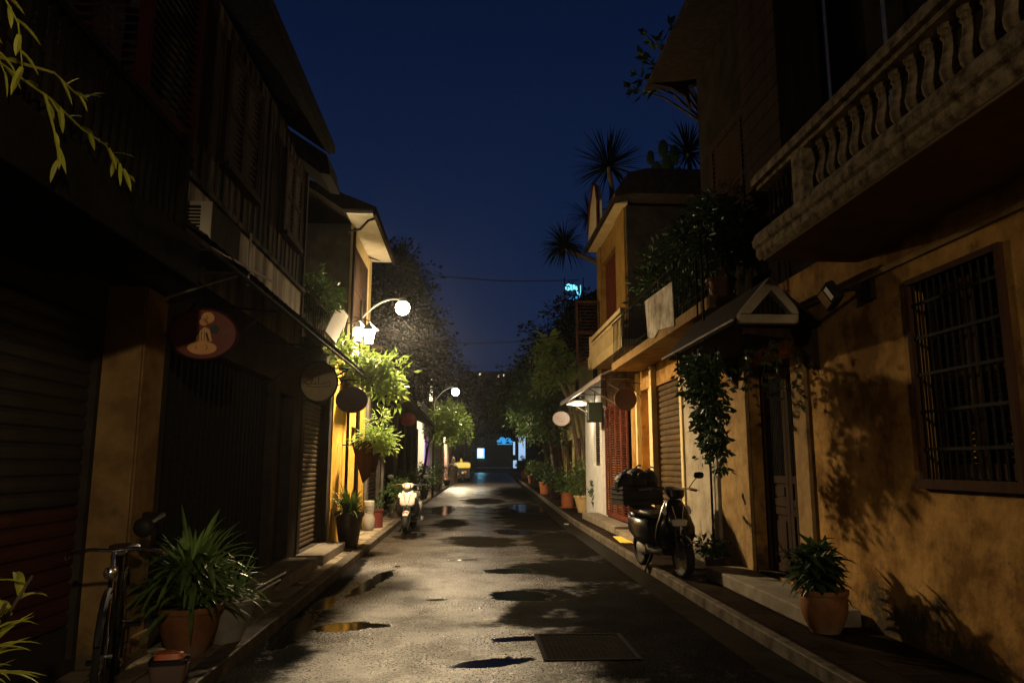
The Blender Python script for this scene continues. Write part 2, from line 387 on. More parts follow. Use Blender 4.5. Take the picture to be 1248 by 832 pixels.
def pot_profile(r0, r1, h, rim=.02, belly=0.0):
    pr = [(r0 * .96, 0), (r0, .01)]
    for i in range(1, 9):
        u = i / 8; pr.append((r0 + (r1 - r0) * u + belly * math.sin(math.pi * u), h * .88 * u + .01))
    pr += [(r1 + rim, h * .89), (r1 + rim * 1.15, h * .95), (r1 + rim, h), (r1 - .012, h), (r1 - .02, h * .93), (.001, h * .92)]
    return pr
def potted(name, label, loc, r0, r1, h, potm, kind, n, L, W, leafm, height=0, group=None, belly=0.0, saucer=False, spread=1.0, droop=1.2, stemh=0.0):
    t = thing(name, label, 'potted plant', loc, group, world=False)
    B().lathe(pot_profile(r0, r1, h, belly=belly), (0, 0, 0), 28).build('pot', potm, t, smooth=True)
    sb = B(); sb.lathe([(.001, h * .905), (r1 * .9, h * .925), (.001, h * .95)], (0, 0, 0), 20); sb.build('soil', 'soil', t)
    if saucer:
        B().lathe([(r0 * 1.1, -.001), (r0 * 1.45, .012), (r0 * 1.5, .03), (r0 * 1.42, .03), (.01, .012)], (0, 0, 0), 24).build('saucer', potm, t, smooth=True)
    fb = B(); stb = B()
    if kind == 'strap':
        for i in range(n):
            a = rnd.uniform(0, 2 * math.pi); el = rnd.uniform(.2, 1.45) ; q = Vector((math.cos(a) * math.cos(el) * spread, math.sin(a) * math.cos(el) * spread, math.sin(el)))
            p = Vector((math.cos(a), math.sin(a), 0)) * rnd.uniform(0, r1 * .6) + Vector((0, 0, h * .93 + rnd.uniform(0, stemh)))
            k = rnd.uniform(.6, 1.1); fb.blade(p, q, L * k, W * rnd.uniform(.7, 1.2), droop * rnd.uniform(.5, 1.3), 6)
    elif kind == 'whorl':   # several cane stems each topped by whorls of broad leaves
        ns = max(3, n // 26)
        for i in range(ns):
            a = rnd.uniform(0, 2 * math.pi); rr = rnd.uniform(0, r1 * .6); hh = stemh * rnd.uniform(.45, 1.0)
            top = Vector((math.cos(a) * (rr + hh * .35 * spread), math.sin(a) * (rr + hh * .35 * spread), h * .9 + hh))
            bot = Vector((math.cos(a) * rr, math.sin(a) * rr, h * .9)); stb.tube([bot, bot.lerp(top, .5) + Vector((0, 0, .02)), top], [.010, .008, .006], 6)
            for k in range(n // ns):
                u = rnd.uniform(.25, 1.0); p = bot.lerp(top, u); b2 = rnd.uniform(0, 2 * math.pi); el = rnd.uniform(-.2, .9) + u * .35
                fb.blade(p, (math.cos(b2) * math.cos(el), math.sin(b2) * math.cos(el), math.sin(el)), L * rnd.uniform(.6, 1.1), W * rnd.uniform(.7, 1.2), droop * rnd.uniform(.4, 1.2), 5)
    else:                   # bushy
        rad = height * .5
        clump_crown(fb, [(0, 0, h * .95 + rad * .95, rad * spread, rad * spread, rad)], n, 12, L, W, cr=rad * .32, shell=.4)
        for i in range(7):
            a = rnd.uniform(0, 6.28); stb.tube([(0, 0, h * .9), (math.cos(a) * rad * .3, math.sin(a) * rad * .3, h + rad), (math.cos(a) * rad * .7, math.sin(a) * rad * .7, h + rad * 1.5)], [.012, .009, .004], 5)
    fb.build('foliage', leafm, t)
    if stb.v: stb.build('stem', 'bark_dark', t, smooth=True)
    return t

# ------------------------------------------------------------------ camera, world
cam = bpy.data.cameras.new('camera'); co = bpy.data.objects.new('camera', cam); COL.objects.link(co); scene.camera = co
co.location = (0, 0, 1.55)
th, ps = R(9.3494), R(3.1827)
F = Vector((math.sin(ps) * math.cos(th), math.cos(ps) * math.cos(th), math.sin(th)))
co.rotation_euler = F.to_track_quat('-Z', 'Y').to_euler()
cam.sensor_width = 36; cam.sensor_fit = 'HORIZONTAL'; cam.lens = 905 / 1248 * 36; cam.clip_start = .05; cam.clip_end = 1500
w = bpy.data.worlds.new('World'); scene.world = w; w.use_nodes = True
nt = w.node_tree; bg = nt.nodes['Background']
tc = nt.nodes.new('ShaderNodeTexCoord'); sep = nt.nodes.new('ShaderNodeSeparateXYZ'); nt.links.new(tc.outputs['Generated'], sep.inputs[0])
rp = nt.nodes.new('ShaderNodeValToRGB'); nt.links.new(sep.outputs[2], rp.inputs[0])
els = rp.color_ramp.elements
els[0].position = 0.0; els[0].color = (.0075, .0185, .052, 1)
els[1].position = 1.0; els[1].color = (.0010, .0026, .010, 1)
for pos, c in ((.18, (.0068, .0172, .053)), (.34, (.0046, .0125, .044)), (.55, (.0028, .0075, .030))):
    e = els.new(pos); e.color = (*c, 1)
nt.links.new(rp.outputs[0], bg.inputs[0]); bg.inputs[1].default_value = 1.0
scene.view_settings.view_transform = 'Standard'; scene.view_settings.look = 'None'; scene.view_settings.gamma = 1; scene.view_settings.exposure = 0
scene.view_settings.use_curve_mapping = False
cy = scene.cycles
cy.use_denoising = True; cy.max_bounces = 5; cy.diffuse_bounces = 3; cy.glossy_bounces = 3; cy.transmission_bounces = 2; cy.volume_bounces = 0
cy.sample_clamp_indirect = 3.0; cy.sample_clamp_direct = 0; cy.caustics_reflective = False; cy.caustics_refractive = False
try: cy.denoiser = 'OPENIMAGEDENOISE'; cy.denoising_input_passes = 'RGB_ALBEDO_NORMAL'; cy.denoising_prefilter = 'ACCURATE'
except Exception: pass

# ------------------------------------------------------------------ ground
def curbL(y):
    return -1.80 if y < 24 else -1.80 + .011 * (y - 24) + .00012 * (y - 24) ** 2
def curbR(y):
    return 2.55 + max(0, y - 9) * .011 if y < 20 else 2.67 + (y - 20) * .037
def strip(b, fa, fb, z0, z1, y0, y1, n):
    """a long slab between two curves fa(y) and fb(y)"""
    ys = [y0 + (y1 - y0) * i / n for i in range(n + 1)]; vs = []
    for y in ys: vs += [(fa(y), y, z0), (fb(y), y, z0), (fb(y), y, z1), (fa(y), y, z1)]
    fs = [(0, 1, 2, 3), (4*n+3, 4*n+2, 4*n+1, 4*n)]
    for i in range(n):
        k = 4 * i; fs += [(k+3, k+2, k+6, k+7), (k+1, k+5, k+6, k+2), (k, k+3, k+7, k+4), (k, k+4, k+5, k+1)]
    b.add(vs, fs); return b

def wet_road():
    m = bpy.data.materials.new('wet_asphalt'); m.use_nodes = True; nt = m.node_tree; N = nt.nodes; L = nt.links; p = N['Principled BSDF']
    g = N.new('ShaderNodeNewGeometry'); pos = g.outputs['Position']
    def noise(scale, detail=4, rough=.6, vec=None):
        n = N.new('ShaderNodeTexNoise'); n.inputs['Scale'].default_value = scale; n.inputs['Detail'].default_value = detail
        n.inputs['Roughness'].default_value = rough; L.new(vec or pos, n.inputs['Vector']); return n
    def mth(op, a, b=None, c=None):
        q = N.new('ShaderNodeMath'); q.operation = op
        for i, x in enumerate((a, b, c)):
            if x is None: continue
            if isinstance(x, (int, float)): q.inputs[i].default_value = x
            else: L.new(x, q.inputs[i])
        return q.outputs[0]
    def ramp(x, a, b, ca=0.0, cb=1.0):
        r = N.new('ShaderNodeMapRange'); r.interpolation_type = 'SMOOTHSTEP'; L.new(x, r.inputs[0])
        r.inputs[1].default_value = a; r.inputs[2].default_value = b; r.inputs[3].default_value = ca; r.inputs[4].default_value = cb; return r.outputs[0]
    def blobs(lst, n1, n2, e0, e1, k1=1.7, k2=.9):
        acc = None
        for (x, y, a, b, an) in lst:
            mp = N.new('ShaderNodeMapping'); mp.vector_type = 'TEXTURE'
            mp.inputs['Location'].default_value = (x, y, 0); mp.inputs['Rotation'].default_value = (0, 0, an); mp.inputs['Scale'].default_value = (a, b, 1)
            L.new(pos, mp.inputs[0]); ln = N.new('ShaderNodeVectorMath'); ln.operation = 'LENGTH'; L.new(mp.outputs[0], ln.inputs[0])
            acc = ln.outputs['Value'] if acc is None else mth('MINIMUM', acc, ln.outputs['Value'])
        d = mth('ADD', acc, mth('MULTIPLY_ADD', n1.outputs['Fac'], k1, -k1 / 2)); d = mth('ADD', d, mth('MULTIPLY_ADD', n2.outputs['Fac'], k2, -k2 / 2))
        return ramp(d, e0, e1, 1, 0)
    # standing water: (x, y, half width, half length, angle)
    pud = [(-1.27, 10.4, .12, 1.3, -.12), (-1.1, 7.62, .36, .2, .3), (.62, 11.3, .38, .30, .1), (.55, 9.2, .42, .36, -.4),
           (-1.66, 7.4, .14, 1.0, 0), (-1.62, 8.85, .12, .4, 0),
           (-1.3, 16.8, .34, .8, 0), (1.1, 17.5, .5, .8, .3),
           (.15, 6.2, .35, .14, .3), (2.0, 27, .6, 3, 0), (-.9, 26, .4, 3, 0), (.5, 7.0, .3, .10, .15), (-.35, 9.0, .14, .07, .2), (-.1, 12.6, .3, .10, .1)]
    # matt dark areas along the right lane and the left edge
    matt_dark = [(1.95, 7.6, 1.25, 2.6, 0), (2.1, 4.2, 1.3, 2.4, 0), (1.85, 11.2, .95, 1.6, .1), (2.1, 15, 1.0, 3.4, .05), (2.1, 23, 1.45, 8, 0), (.75, 8.6, .30, 1.0, -.3), (1.0, 11.6, .5, .7, 0), (2.8, 40, 1.4, 12, 0),
           (-1.78, 6.5, .42, 2.6, 0), (-1.75, 10.5, .18, 3, 0), (.9, 9.2, .5, .5, 0), (.95, 7.7, .8, .32, .1), (1.3, 8.6, .5, .5, 0), (.3, 15.5, .7, 1.3, .2), (-.5, 20, .5, 1.6, 0), (.6, 32, .9, 3, 0)]
    nd = noise(1.7, 5, .6); nd2 = noise(7, 5, .65)
    pm = blobs(pud, nd, nd2, .84, 1.06); tm = blobs(matt_dark, noise(1.1, 5, .6), nd2, .72, 1.22, 1.5, .7)
    damp = ramp(noise(.55, 5, .6).outputs['Fac'], .40, .62)
    patch = ramp(noise(1.3, 8, .70).outputs['Fac'], .36, .60)            # worn dull patches
    fine = noise(48, 3, .85); agg = N.new('ShaderNodeTexVoronoi'); agg.inputs['Scale'].default_value = 62; L.new(pos, agg.inputs['Vector'])
    grain = ramp(noise(40, 3, .9).outputs['Fac'], .40, .62)
    mx = N.new('ShaderNodeMix'); mx.data_type = 'RGBA'; L.new(ramp(noise(9, 6).outputs['Fac'], .35, .7), mx.inputs[0])
    mx.inputs[6].default_value = (.014, .011, .008, 1); mx.inputs[7].default_value = (.040, .031, .022, 1)
    m2 = N.new('ShaderNodeMix'); m2.data_type = 'RGBA'; L.new(mth('MAXIMUM', pm, tm), m2.inputs[0]); L.new(mx.outputs[2], m2.inputs[6]); m2.inputs[7].default_value = (.005, .0042, .0034, 1)
    L.new(m2.outputs[2], p.inputs['Base Color'])
    # roughness
    r0 = mth('ADD', mth('MULTIPLY_ADD', damp, -.10, .37), mth('MULTIPLY_ADD', grain, .20, -.10))
    r1 = mth('MULTIPLY_ADD', tm, .18, r0); r2 = mth('MULTIPLY', r1, mth('MULTIPLY_ADD', pm, -.72, 1.0)); L.new(r2, p.inputs['Roughness'])
    # gloss: broken by wear patches and by the grain of the stones
    sp = mth('MULTIPLY', mth('MULTIPLY_ADD', patch, .58, .50), mth('MULTIPLY_ADD', grain, .95, .40)); sp = mth('MULTIPLY', sp, mth('MULTIPLY_ADD', tm, -.95, 1.0))
    sp = mth('MINIMUM', mth('MAXIMUM', mth('MULTIPLY', sp, mth('SUBTRACT', 1.0, mth('MULTIPLY', pm, .6))), mth('MULTIPLY', pm, .5)), 1.0); p.inputs['Specular IOR Level'].default_value = 1.0
    hgt = mth('ADD', mth('MULTIPLY', fine.outputs['Fac'], 1.0), mth('MULTIPLY', agg.outputs['Distance'], .55))
    dry = mth('SUBTRACT', 1.0, mth('MULTIPLY', pm, .97))
    bp = N.new('ShaderNodeBump'); bp.inputs['Distance'].default_value = .009; L.new(mth('MULTIPLY', dry, .9), bp.inputs['Strength']); L.new(hgt, bp.inputs['Height'])
    b2 = N.new('ShaderNodeBump'); b2.inputs['Distance'].default_value = .04; L.new(mth('MULTIPLY', dry, .5), b2.inputs['Strength']); L.new(noise(2.6, 4).outputs['Fac'], b2.inputs['Height'])
    L.new(bp.outputs[0], b2.inputs['Normal']); L.new(b2.outputs[0], p.inputs['Normal'])
    df = N.new('ShaderNodeBsdfDiffuse'); L.new(m2.outputs[2], df.inputs[0]); L.new(b2.outputs[0], df.inputs['Normal'])
    ms = N.new('ShaderNodeMixShader'); L.new(sp, ms.inputs[0]); L.new(df.outputs[0], ms.inputs[1]); L.new(p.outputs[0], ms.inputs[2]); L.new(ms.outputs[0], N['Material Output'].inputs[0])
    return m
def paving(name, c1, c2, mort, bw, bh, rough=.32, off=.5, gl=.5):
    m = bpy.data.materials.new(name); m.use_nodes = True; nt = m.node_tree; N = nt.nodes; L = nt.links; p = N['Principled BSDF']
    g = N.new('ShaderNodeNewGeometry'); mp = N.new('ShaderNodeMapping'); mp.inputs['Rotation'].default_value = (0, 0, R(90)); L.new(g.outputs['Position'], mp.inputs[0])
    br = N.new('ShaderNodeTexBrick'); L.new(mp.outputs[0], br.inputs['Vector']); br.inputs['Scale'].default_value = 1
    br.inputs['Brick Width'].default_value = bw; br.inputs['Row Height'].default_value = bh; br.inputs['Mortar Size'].default_value = .008; br.offset = off
    br.inputs['Mortar Smooth'].default_value = .2
    br.inputs['Color1'].default_value = (*c1, 1); br.inputs['Color2'].default_value = (*c2, 1); br.inputs['Mortar'].default_value = (*mort, 1)
    nz = N.new('ShaderNodeTexNoise'); nz.inputs['Scale'].default_value = 3.2; nz.inputs['Detail'].default_value = 7; L.new(g.outputs['Position'], nz.inputs['Vector'])
    mx = N.new('ShaderNodeMix'); mx.data_type = 'RGBA'; mx.blend_type = 'MULTIPLY'; mx.inputs[0].default_value = .8; L.new(br.outputs[0], mx.inputs[6])
    rr = N.new('ShaderNodeValToRGB'); rr.color_ramp.elements[0].color = (.35, .33, .3, 1); rr.color_ramp.elements[0].position = .35; rr.color_ramp.elements[1].position = .65
    L.new(nz.outputs['Fac'], rr.inputs[0]); L.new(rr.outputs[0], mx.inputs[7]); L.new(mx.outputs[2], p.inputs['Base Color'])
    ro = N.new('ShaderNodeMapRange'); ro.inputs[1].default_value = .35; ro.inputs[2].default_value = .65; ro.inputs[3].default_value = rough * .5; ro.inputs[4].default_value = rough * 1.5
    L.new(nz.outputs['Fac'], ro.inputs[0]); L.new(ro.outputs[0], p.inputs['Roughness'])
    n2 = N.new('ShaderNodeTexNoise'); n2.inputs['Scale'].default_value = 28; n2.inputs['Detail'].default_value = 5; L.new(g.outputs['Position'], n2.inputs['Vector'])
    bp = N.new('ShaderNodeBump'); bp.inputs['Strength'].default_value = .5; bp.inputs['Distance'].default_value = .006; bp.invert = True; L.new(br.outputs['Fac'], bp.inputs['Height'])
    b2 = N.new('ShaderNodeBump'); b2.inputs['Strength'].default_value = .35; b2.inputs['Distance'].default_value = .012; L.new(n2.outputs['Fac'], b2.inputs['Height']); L.new(bp.outputs[0], b2.inputs['Normal'])
    L.new(b2.outputs[0], p.inputs['Normal'])
    df = N.new('ShaderNodeBsdfDiffuse'); L.new(mx.outputs[2], df.inputs[0]); L.new(b2.outputs[0], df.inputs['Normal'])
    gr = N.new('ShaderNodeMapRange'); gr.inputs[1].default_value = .58; gr.inputs[2].default_value = .42; gr.inputs[3].default_value = gl * .5; gr.inputs[4].default_value = gl * 1.6; L.new(nz.outputs['Fac'], gr.inputs[0])
    ms = N.new('ShaderNodeMixShader'); L.new(gr.outputs[0], ms.inputs[0]); L.new(df.outputs[0], ms.inputs[1]); L.new(p.outputs[0], ms.inputs[2]); L.new(ms.outputs[0], N['Material Output'].inputs[0]); return m
M['road'] = wet_road()
M['paving_left'] = paving('wet_stone_paving', (.34, .28, .20), (.20, .165, .12), (.05, .042, .03), .95, .32, gl=.42)
M['paving_right'] = paving('dark_brick_paving', (.028, .019, .014), (.018, .013, .010), (.009, .007, .006), .62, .30, .44, gl=.06)
M['gutter'] = mat('gutter_concrete', (.007, .006, .005), (.015, .013, .010), 5, .34, .3, 60, gl=.10)
M['earth'] = mat('ground_earth', (.03, .026, .02), (.05, .043, .034), .3, .8, .3, 8)

b = B(); b.add([(-400, -200, -.03), (400, -200, -.03), (400, 700, -.03), (-400, 700, -.03)], [(0, 1, 2, 3)]); struct('ground', b, 'earth')
b = B(); n = 60; ys = [-25 + 175 * i / n for i in range(n + 1)]
vs = []
for y in ys: vs += [(-3.0, y, 0), (curbR(y) + .6, y, 0)]
b.add(vs, [(2*i, 2*i+1, 2*i+3, 2*i+2) for i in range(n)]); struct('road', b, 'road')
b = B(); strip(b, lambda y: curbL(y) - .16, curbL, -.02, .12, -25, 135, 60); struct('kerb', b, 'concrete', bevel=.012)
b = B(); strip(b, curbR, lambda y: curbR(y) + .10, -.02, .118, -25, 135, 60); struct('kerb', b, 'concrete', bevel=.012)
b = B(); strip(b, lambda y: -9.0, lambda y: curbL(y) - .162, -.02, .112, -25, 135, 60); struct('pavement', b, 'paving_left')
b = B(); strip(b, lambda y: curbR(y) + .102, lambda y: 14.0, -.02, .11, -25, 135, 60); struct('pavement', b, 'paving_right')
b = B(); strip(b, lambda y: curbR(y) - .34, lambda y: curbR(y) - .004, -.02, .005, -25, 130, 60); struct('gutter_strip', b, 'gutter')
b = B(); b.box(-60, 60, 135.2, 150, -.02, .03); struct('cross_street', b, 'gutter')
# manhole grate in the right lane
b = B(); x0, x1, y0, y1 = .60, 1.40, 6.22, 7.16
t = thing('drain_cover', 'rectangular ribbed iron drain cover set in the wet road', 'drain cover', (1.0, 6.7, 0))
b.box(x0, x1, y0, y0+.035, -.01, .010); b.box(x0, x1, y1-.035, y1, -.01, .010); b.box(x0, x0+.035, y0+.035, y1-.035, -.01, .010); b.box(x1-.035, x1, y0+.035, y1-.035, -.01, .010)
b.build('frame', 'black_metal', t, bevel=.003)
b = B(); b.box(x0+.036, x1-.036, y0+.036, y1-.036, -.01, .004)
for i in range(17):
    for j in range(14):
        cx_, cy_ = x0 + .06 + i * (x1 - x0 - .12) / 16, y0 + .07 + j * (y1 - y0 - .14) / 13
        b.obox((cx_, cy_, .004), (.030, .012, .005), Matrix.Rotation(R(45 if (i + j) % 2 else -45), 3, 'Z'))
b.build('lid', 'near_black', t)

# ------------------------------------------------------------------ street lamps
def street_lamp(label, px, py, hx, hy, hz, mount_z, top_z, spot_w, point_w, glow, sz=.12, col=(1.0, .745, .43), size=168):
    t = thing('street_lamp', label, 'street lamp', (px, py, .11), 'street lamps along the street')
    b = B(); b.tube([(px, py, .11), (px, py, 1.2), (px, py, mount_z), (px, py, top_z)], [.055, .045, .038, .032], 10); b.build('pole', 'black_metal', t, smooth=True)
    b = B(); P0 = Vector((px, py, mount_z)); P1 = Vector((hx, hy, hz + sz + .02)); pts = []
    for i in range(11):
        u = i / 10; q = P0.lerp(P1, u); q.z = mount_z + (P1.z - mount_z) * math.sin(u * math.pi / 2) ** .8 + .05 * math.sin(u * math.pi); pts.append(q)
    b.tube(pts, .017, 8); b.build('arm', 'grey_metal', t, smooth=True)
    b = B(); b.lathe([(.01, .055 + sz), (.07, .05 + sz), (sz * .62, sz * .9), (sz * .62, sz * .78), (.01, sz * .80)], (hx, hy, hz), 20); b.build('lamp_hood', 'grey_metal', t, smooth=True)
    b = B(); b.lathe([(.01, -sz), (sz * .5, -sz * .86), (sz * .87, -sz * .5), (sz, 0), (sz * .87, sz * .5), (sz * .6, sz * .77), (.01, sz * .775)], (hx, hy, hz), 24); g = b.build('lamp_glass', glow, t, smooth=True)
    ld = bpy.data.lights.new('street_light', 'SPOT'); ld.energy = spot_w; ld.color = col; ld.spot_size = R(size); ld.spot_blend = .35 if size < 170 else .05; ld.shadow_soft_size = .13
    lo = bpy.data.objects.new('street_light', ld); COL.objects.link(lo); lo.location = (hx, hy, hz - sz - .07)
    if point_w <= 0: return t
    lp = bpy.data.lights.new('street_light_spill', 'POINT'); lp.energy = point_w; lp.color = col; lp.shadow_soft_size = .05
    lq = bpy.data.objects.new('street_light_spill', lp); COL.objects.link(lq); lq.location = (hx + .0, hy, hz - sz - .075)
    return t
street_lamp('bright street lamp on a curved arm above the lime green bush', -2.24, 15.0, -1.41, 15.0, 4.70, 4.45, 4.85, 2750, 500, 'lamp_glow', .15)
street_lamp('smaller distant street lamp shining above the yellow green tree', -1.62, 33.0, -.68, 33.0, 4.70, 4.2, 5.3, 1500, 90, 'lamp_glow_far', .17, (1.0, .80, .50))
street_lamp('unseen street lamp at the right kerb nearest the viewer', 2.9, -3.0, .9, -3.0, 3.95, 3.7, 4.2, 360, 130, 'lamp_glow', .12, size=177)

# ------------------------------------------------------------------ left side of the street
def window_with_shutters(parent, x, s, y0, y1, z0, z1, fm, sm, n=14):
    f = B(); f.box(x, x + s*.05, y0 - .06, y0, z0 - .06, z1 + .06); f.box(x, x + s*.05, y1, y1 + .06, z0 - .06, z1 + .06)
    f.box(x, x + s*.048, y0, y1, z1, z1 + .06); f.box(x, x + s*.09, y0 - .02, y1 + .02, z0 - .061, z0)
    o = f.build('window', fm, parent, bevel=.004)
    l = B(); louvre(l, x + s*.006, s, y0 + .004, y1 - .004, z0 + .004, z1 - .004, .05, n, 2); l.build('shutter_leaf', sm, o)
    return o

# 1. nearest house: maroon roller shutter, deep canopy, picket balcony
t = h1 = thing('corner_shophouse', 'nearest dark shophouse on the left with maroon roller shutter and deep canopy', 'house', (-2.9, 2.5, .11))
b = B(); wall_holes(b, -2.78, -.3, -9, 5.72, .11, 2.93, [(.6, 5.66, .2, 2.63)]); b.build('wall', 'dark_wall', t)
b = B(); roller(b, -2.84, 1, .62, 5.64, 1.25, 2.62, .10); sh = b.build('roller_shutter', 'shutter_dark', t)
b = B(); roller(b, -2.84, 1, .62, 5.64, .42, 1.25, .10); b.build('shutter_lower', 'shutter_red', sh)
b = B(); b.box(-2.88, -2.82, .61, 5.65, .14, .42); b.build('bottom_rail', 'shutter_dark', sh)
b = B(); b.box(-2.82, -2.50, 5.722, 6.16, .11, 2.90); b.box(-2.50, -2.484, 5.74, 5.775, .11, 2.88); b.box(-2.49, -2.46, 5.72, 6.16, .11, .30)
b.build('pillar', 'ochre_trim', t, bevel=.012)
b = B(); b.box(-2.776, -1.86, -9, 4.86, 2.765, 2.93); b.box(-1.86, -1.80, -9, 4.88, 2.70, 2.99); b.build('canopy', 'near_black', t, bevel=.01)
b = B(); b.box(-3.3, -2.80, -9, 2.35, 2.935, 7.2); b.box(-3.3, -2.86, 2.35, 5.75, 2.935, 7.2); b.box(-2.80, -2.66, 1.7, 2.35, 2.935, 7.2); b.build('upper_wall', 'grey_wall', t)
b = B(); tt = -9
for i in range(96):
    y = -3.9 + i * .09
    if y > 4.75: break
    b.box(-1.93, -1.905, y, y + .032, 3.0, 3.62)
b.box(-1.945, -1.89, -4, 4.78, 3.621, 3.665); b.box(-1.94, -1.895, -4, 4.78, 2.935, 2.999)
for y in (-2, .4, 2.6, 4.76): b.box(-1.96, -1.885, y, y + .06, 2.935, 3.72)
b.build('balcony_railing', 'near_black', t)
b = B(); b.box(-3.4, -2.0, -9, 5.9, 7.2, 7.34); b.prism([(-1.75, 7.20), (-1.75, 7.26), (-3.6, 8.3), (-3.6, 8.2)], 'y', -9, 5.9); b.build('roof', 'tile', t)
# the projecting louvred window box
b = B(); wx0, wx1, wy0, wy1, wz0, wz1 = -2.86, -1.98, 4.28, 5.15, 3.72, 5.1
for (x, y) in ((wx0, wy0), (wx1 - .07, wy0), (wx0, wy1 - .07), (wx1 - .07, wy1 - .07)): b.box(x, x + .07, y, y + .07, wz0, wz1)
b.box(wx0 + .07, wx1 - .07, wy0 + .002, wy0 + .06, wz0, wz0 + .11); b.box(wx0 + .07, wx1 - .07, wy1 - .06, wy1 - .002, wz0, wz0 + .11)
b.box(wx1 - .062, wx1 - .002, wy0 + .07, wy1 - .07, wz0, wz0 + .11); b.box(wx0 - .02, wx1 + .04, wy0 - .04, wy1 + .04, wz1, wz1 + .06)
b.box(wx0, wx1, wy0, wy1, wz0 - .04, wz0 - .002)
b.tube([(-2.86, 4.5, 3.15), (-2.05, 4.45, 3.67)], .018, 6); b.tube([(-2.86, 5.0, 3.15), (-2.05, 5.0, 3.67)], .018, 6)
o = b.build('louvre_box', 'dark_red', t, bevel=.004)
b = B(); m3 = Matrix.Rotation(R(38), 3, 'Y')
for i in range(20):
    z = wz0 + .14 + i * .06
    b.obox((wx1 - .035, (wy0 + wy1) / 2, z), (.045, wy1 - wy0 - .14, .008), m3)
    b.obox(((wx0 + wx1) / 2, wy0 + .03, z), (wx1 - wx0 - .14, .045, .008), Matrix.Rotation(R(38), 3, 'X'))
b.build('slat_panel', 'brown_wood', o)
b = B(); b.tube([(-2.42, 5.62, 3.38), (-2.42, 5.63, 4.1), (-2.42, 5.66, 4.14), (-2.75, 5.68, 4.2)], .027, 10); b.tube([(-2.42, 5.62, 3.38), (-2.42, 5.6, 3.30)], .032, 10); b.build('downpipe', 'ac_white', t, smooth=True)
b = B(); b.box(-3.0, -2.46, 5.55, 6.12, 2.932, 4.1); b.build('pier', 'dark_wall', t, bevel=.01)  # top of the pillar, dark colour in place of its shade

# 2. timber-fronted house with stained boards
t = h2 = thing('timber_shophouse', 'tall dark timber shophouse with stained board front and folding gate', 'house', (-2.8, 8.5, .11))
b = B(); b.box(-3.4, -2.504, 6.2, 10.84, 3.2, 6.05)
b.build('upper_wall', 'boards', t)
b = B(); y = 6.22
while y < 10.8:
    b.box(-2.502, -2.494, y, y + .012, 3.4, 6.0); y += .21
b.box(-2.503, -2.45, 6.2, 10.845, 4.02, 4.075); b.box(-2.503, -2.47, 10.78, 10.85, 3.2, 6.04)
b.build('batten', 'boards', t)
b = B(); b.box(-2.5035, -2.492, 6.2, 10.78, 3.2, 4.019); b.build('lower_boards', 'lamplit_boards', t)
o = window_with_shutters(t, -2.485, 1, 9.45, 10.35, 4.55, 5.6, 'dark_wood', 'dark_wood', 16)
o = window_with_shutters(t, -2.485, 1, 7.1, 8.2, 4.5, 5.7, 'dark_wood', 'dark_wood', 16)
b = B(); tiled_slope(b, -3.6, 7.05, -2.02, 5.96, 5.9, 10.15, .2, .03, .07, 6); b.prism([(-2.02, 5.95), (-2.02, 6.04), (-1.97, 6.04), (-1.97, 5.9)], 'y', 5.9, 10.17)
b.prism([(-3.6, 6.9), (-2.08, 5.90), (-2.02, 5.60), (-2.16, 5.62), (-2.6, 5.95), (-3.6, 6.6)], 'y', 10.15, 10.95); b.build('roof', 'tile', t)
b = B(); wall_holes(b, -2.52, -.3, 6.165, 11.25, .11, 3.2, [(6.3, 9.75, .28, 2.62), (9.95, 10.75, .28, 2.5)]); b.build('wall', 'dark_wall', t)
b = B()
y = 6.32
k = 0
while y < 9.7:
    b.box(-2.70 + .03 * (k % 2), -2.66 + .03 * (k % 2), y, y + .05, .3, 2.6); y += .075; k += 1
for z in (.5, 1.4, 2.4): b.box(-2.73, -2.712, 6.31, 9.74, z, z + .05)
b.build('folding_gate', 'black_metal', t)
b = B(); b.box(-2.72, -2.67, 9.96, 10.74, .3, 2.49); b.build('door', 'dark_wood', t)
b = B(); b.box(-2.53, -2.16, 6.6, 8.7, .112, .24); b.build('step', 'step', t, bevel=.01)
b = B(); b.box(-2.53, -2.12, 9.0, 10.9, .112, .26); b.build('step', 'step', t, bevel=.01)
b = B(); b.tube([(-2.10, 7.72, .34), (-2.08, 8.85, .34)], .012, 8); b.tube([(-2.16, 7.75, .255), (-2.14, 8.88, .255)], .012, 8)
for y in (7.8, 8.75): b.tube([(-2.10, y, .34), (-2.16, y, .255), (-2.3, y, .245)], .009, 6)
b.build('boot_scraper', 'grey_metal', t, smooth=True)
b = B(); tiled_slope(b, -2.52, 3.62, -1.80, 3.04, 4.9, 12.75, .17, .028, .05, 5); b.build('tile_awning', 'tile', t)
b = B(); b.tube([(-1.775, 4.95, 2.975), (-1.775, 12.7, 2.985)], .014, 6); o = b.build('gutter', 'black_metal', t, smooth=True)
for y in (6.9, 9.0, 11.2):
    b = B(); b.tube([(-2.5, y, 2.45), (-2.3, y, 2.6), (-2.0, y, 2.86), (-1.82, y, 2.96)], .013, 6); b.tube([(-2.5, y, 3.0), (-1.82, y, 2.95)], .012, 6); b.build('awning_bracket', 'black_metal', t)

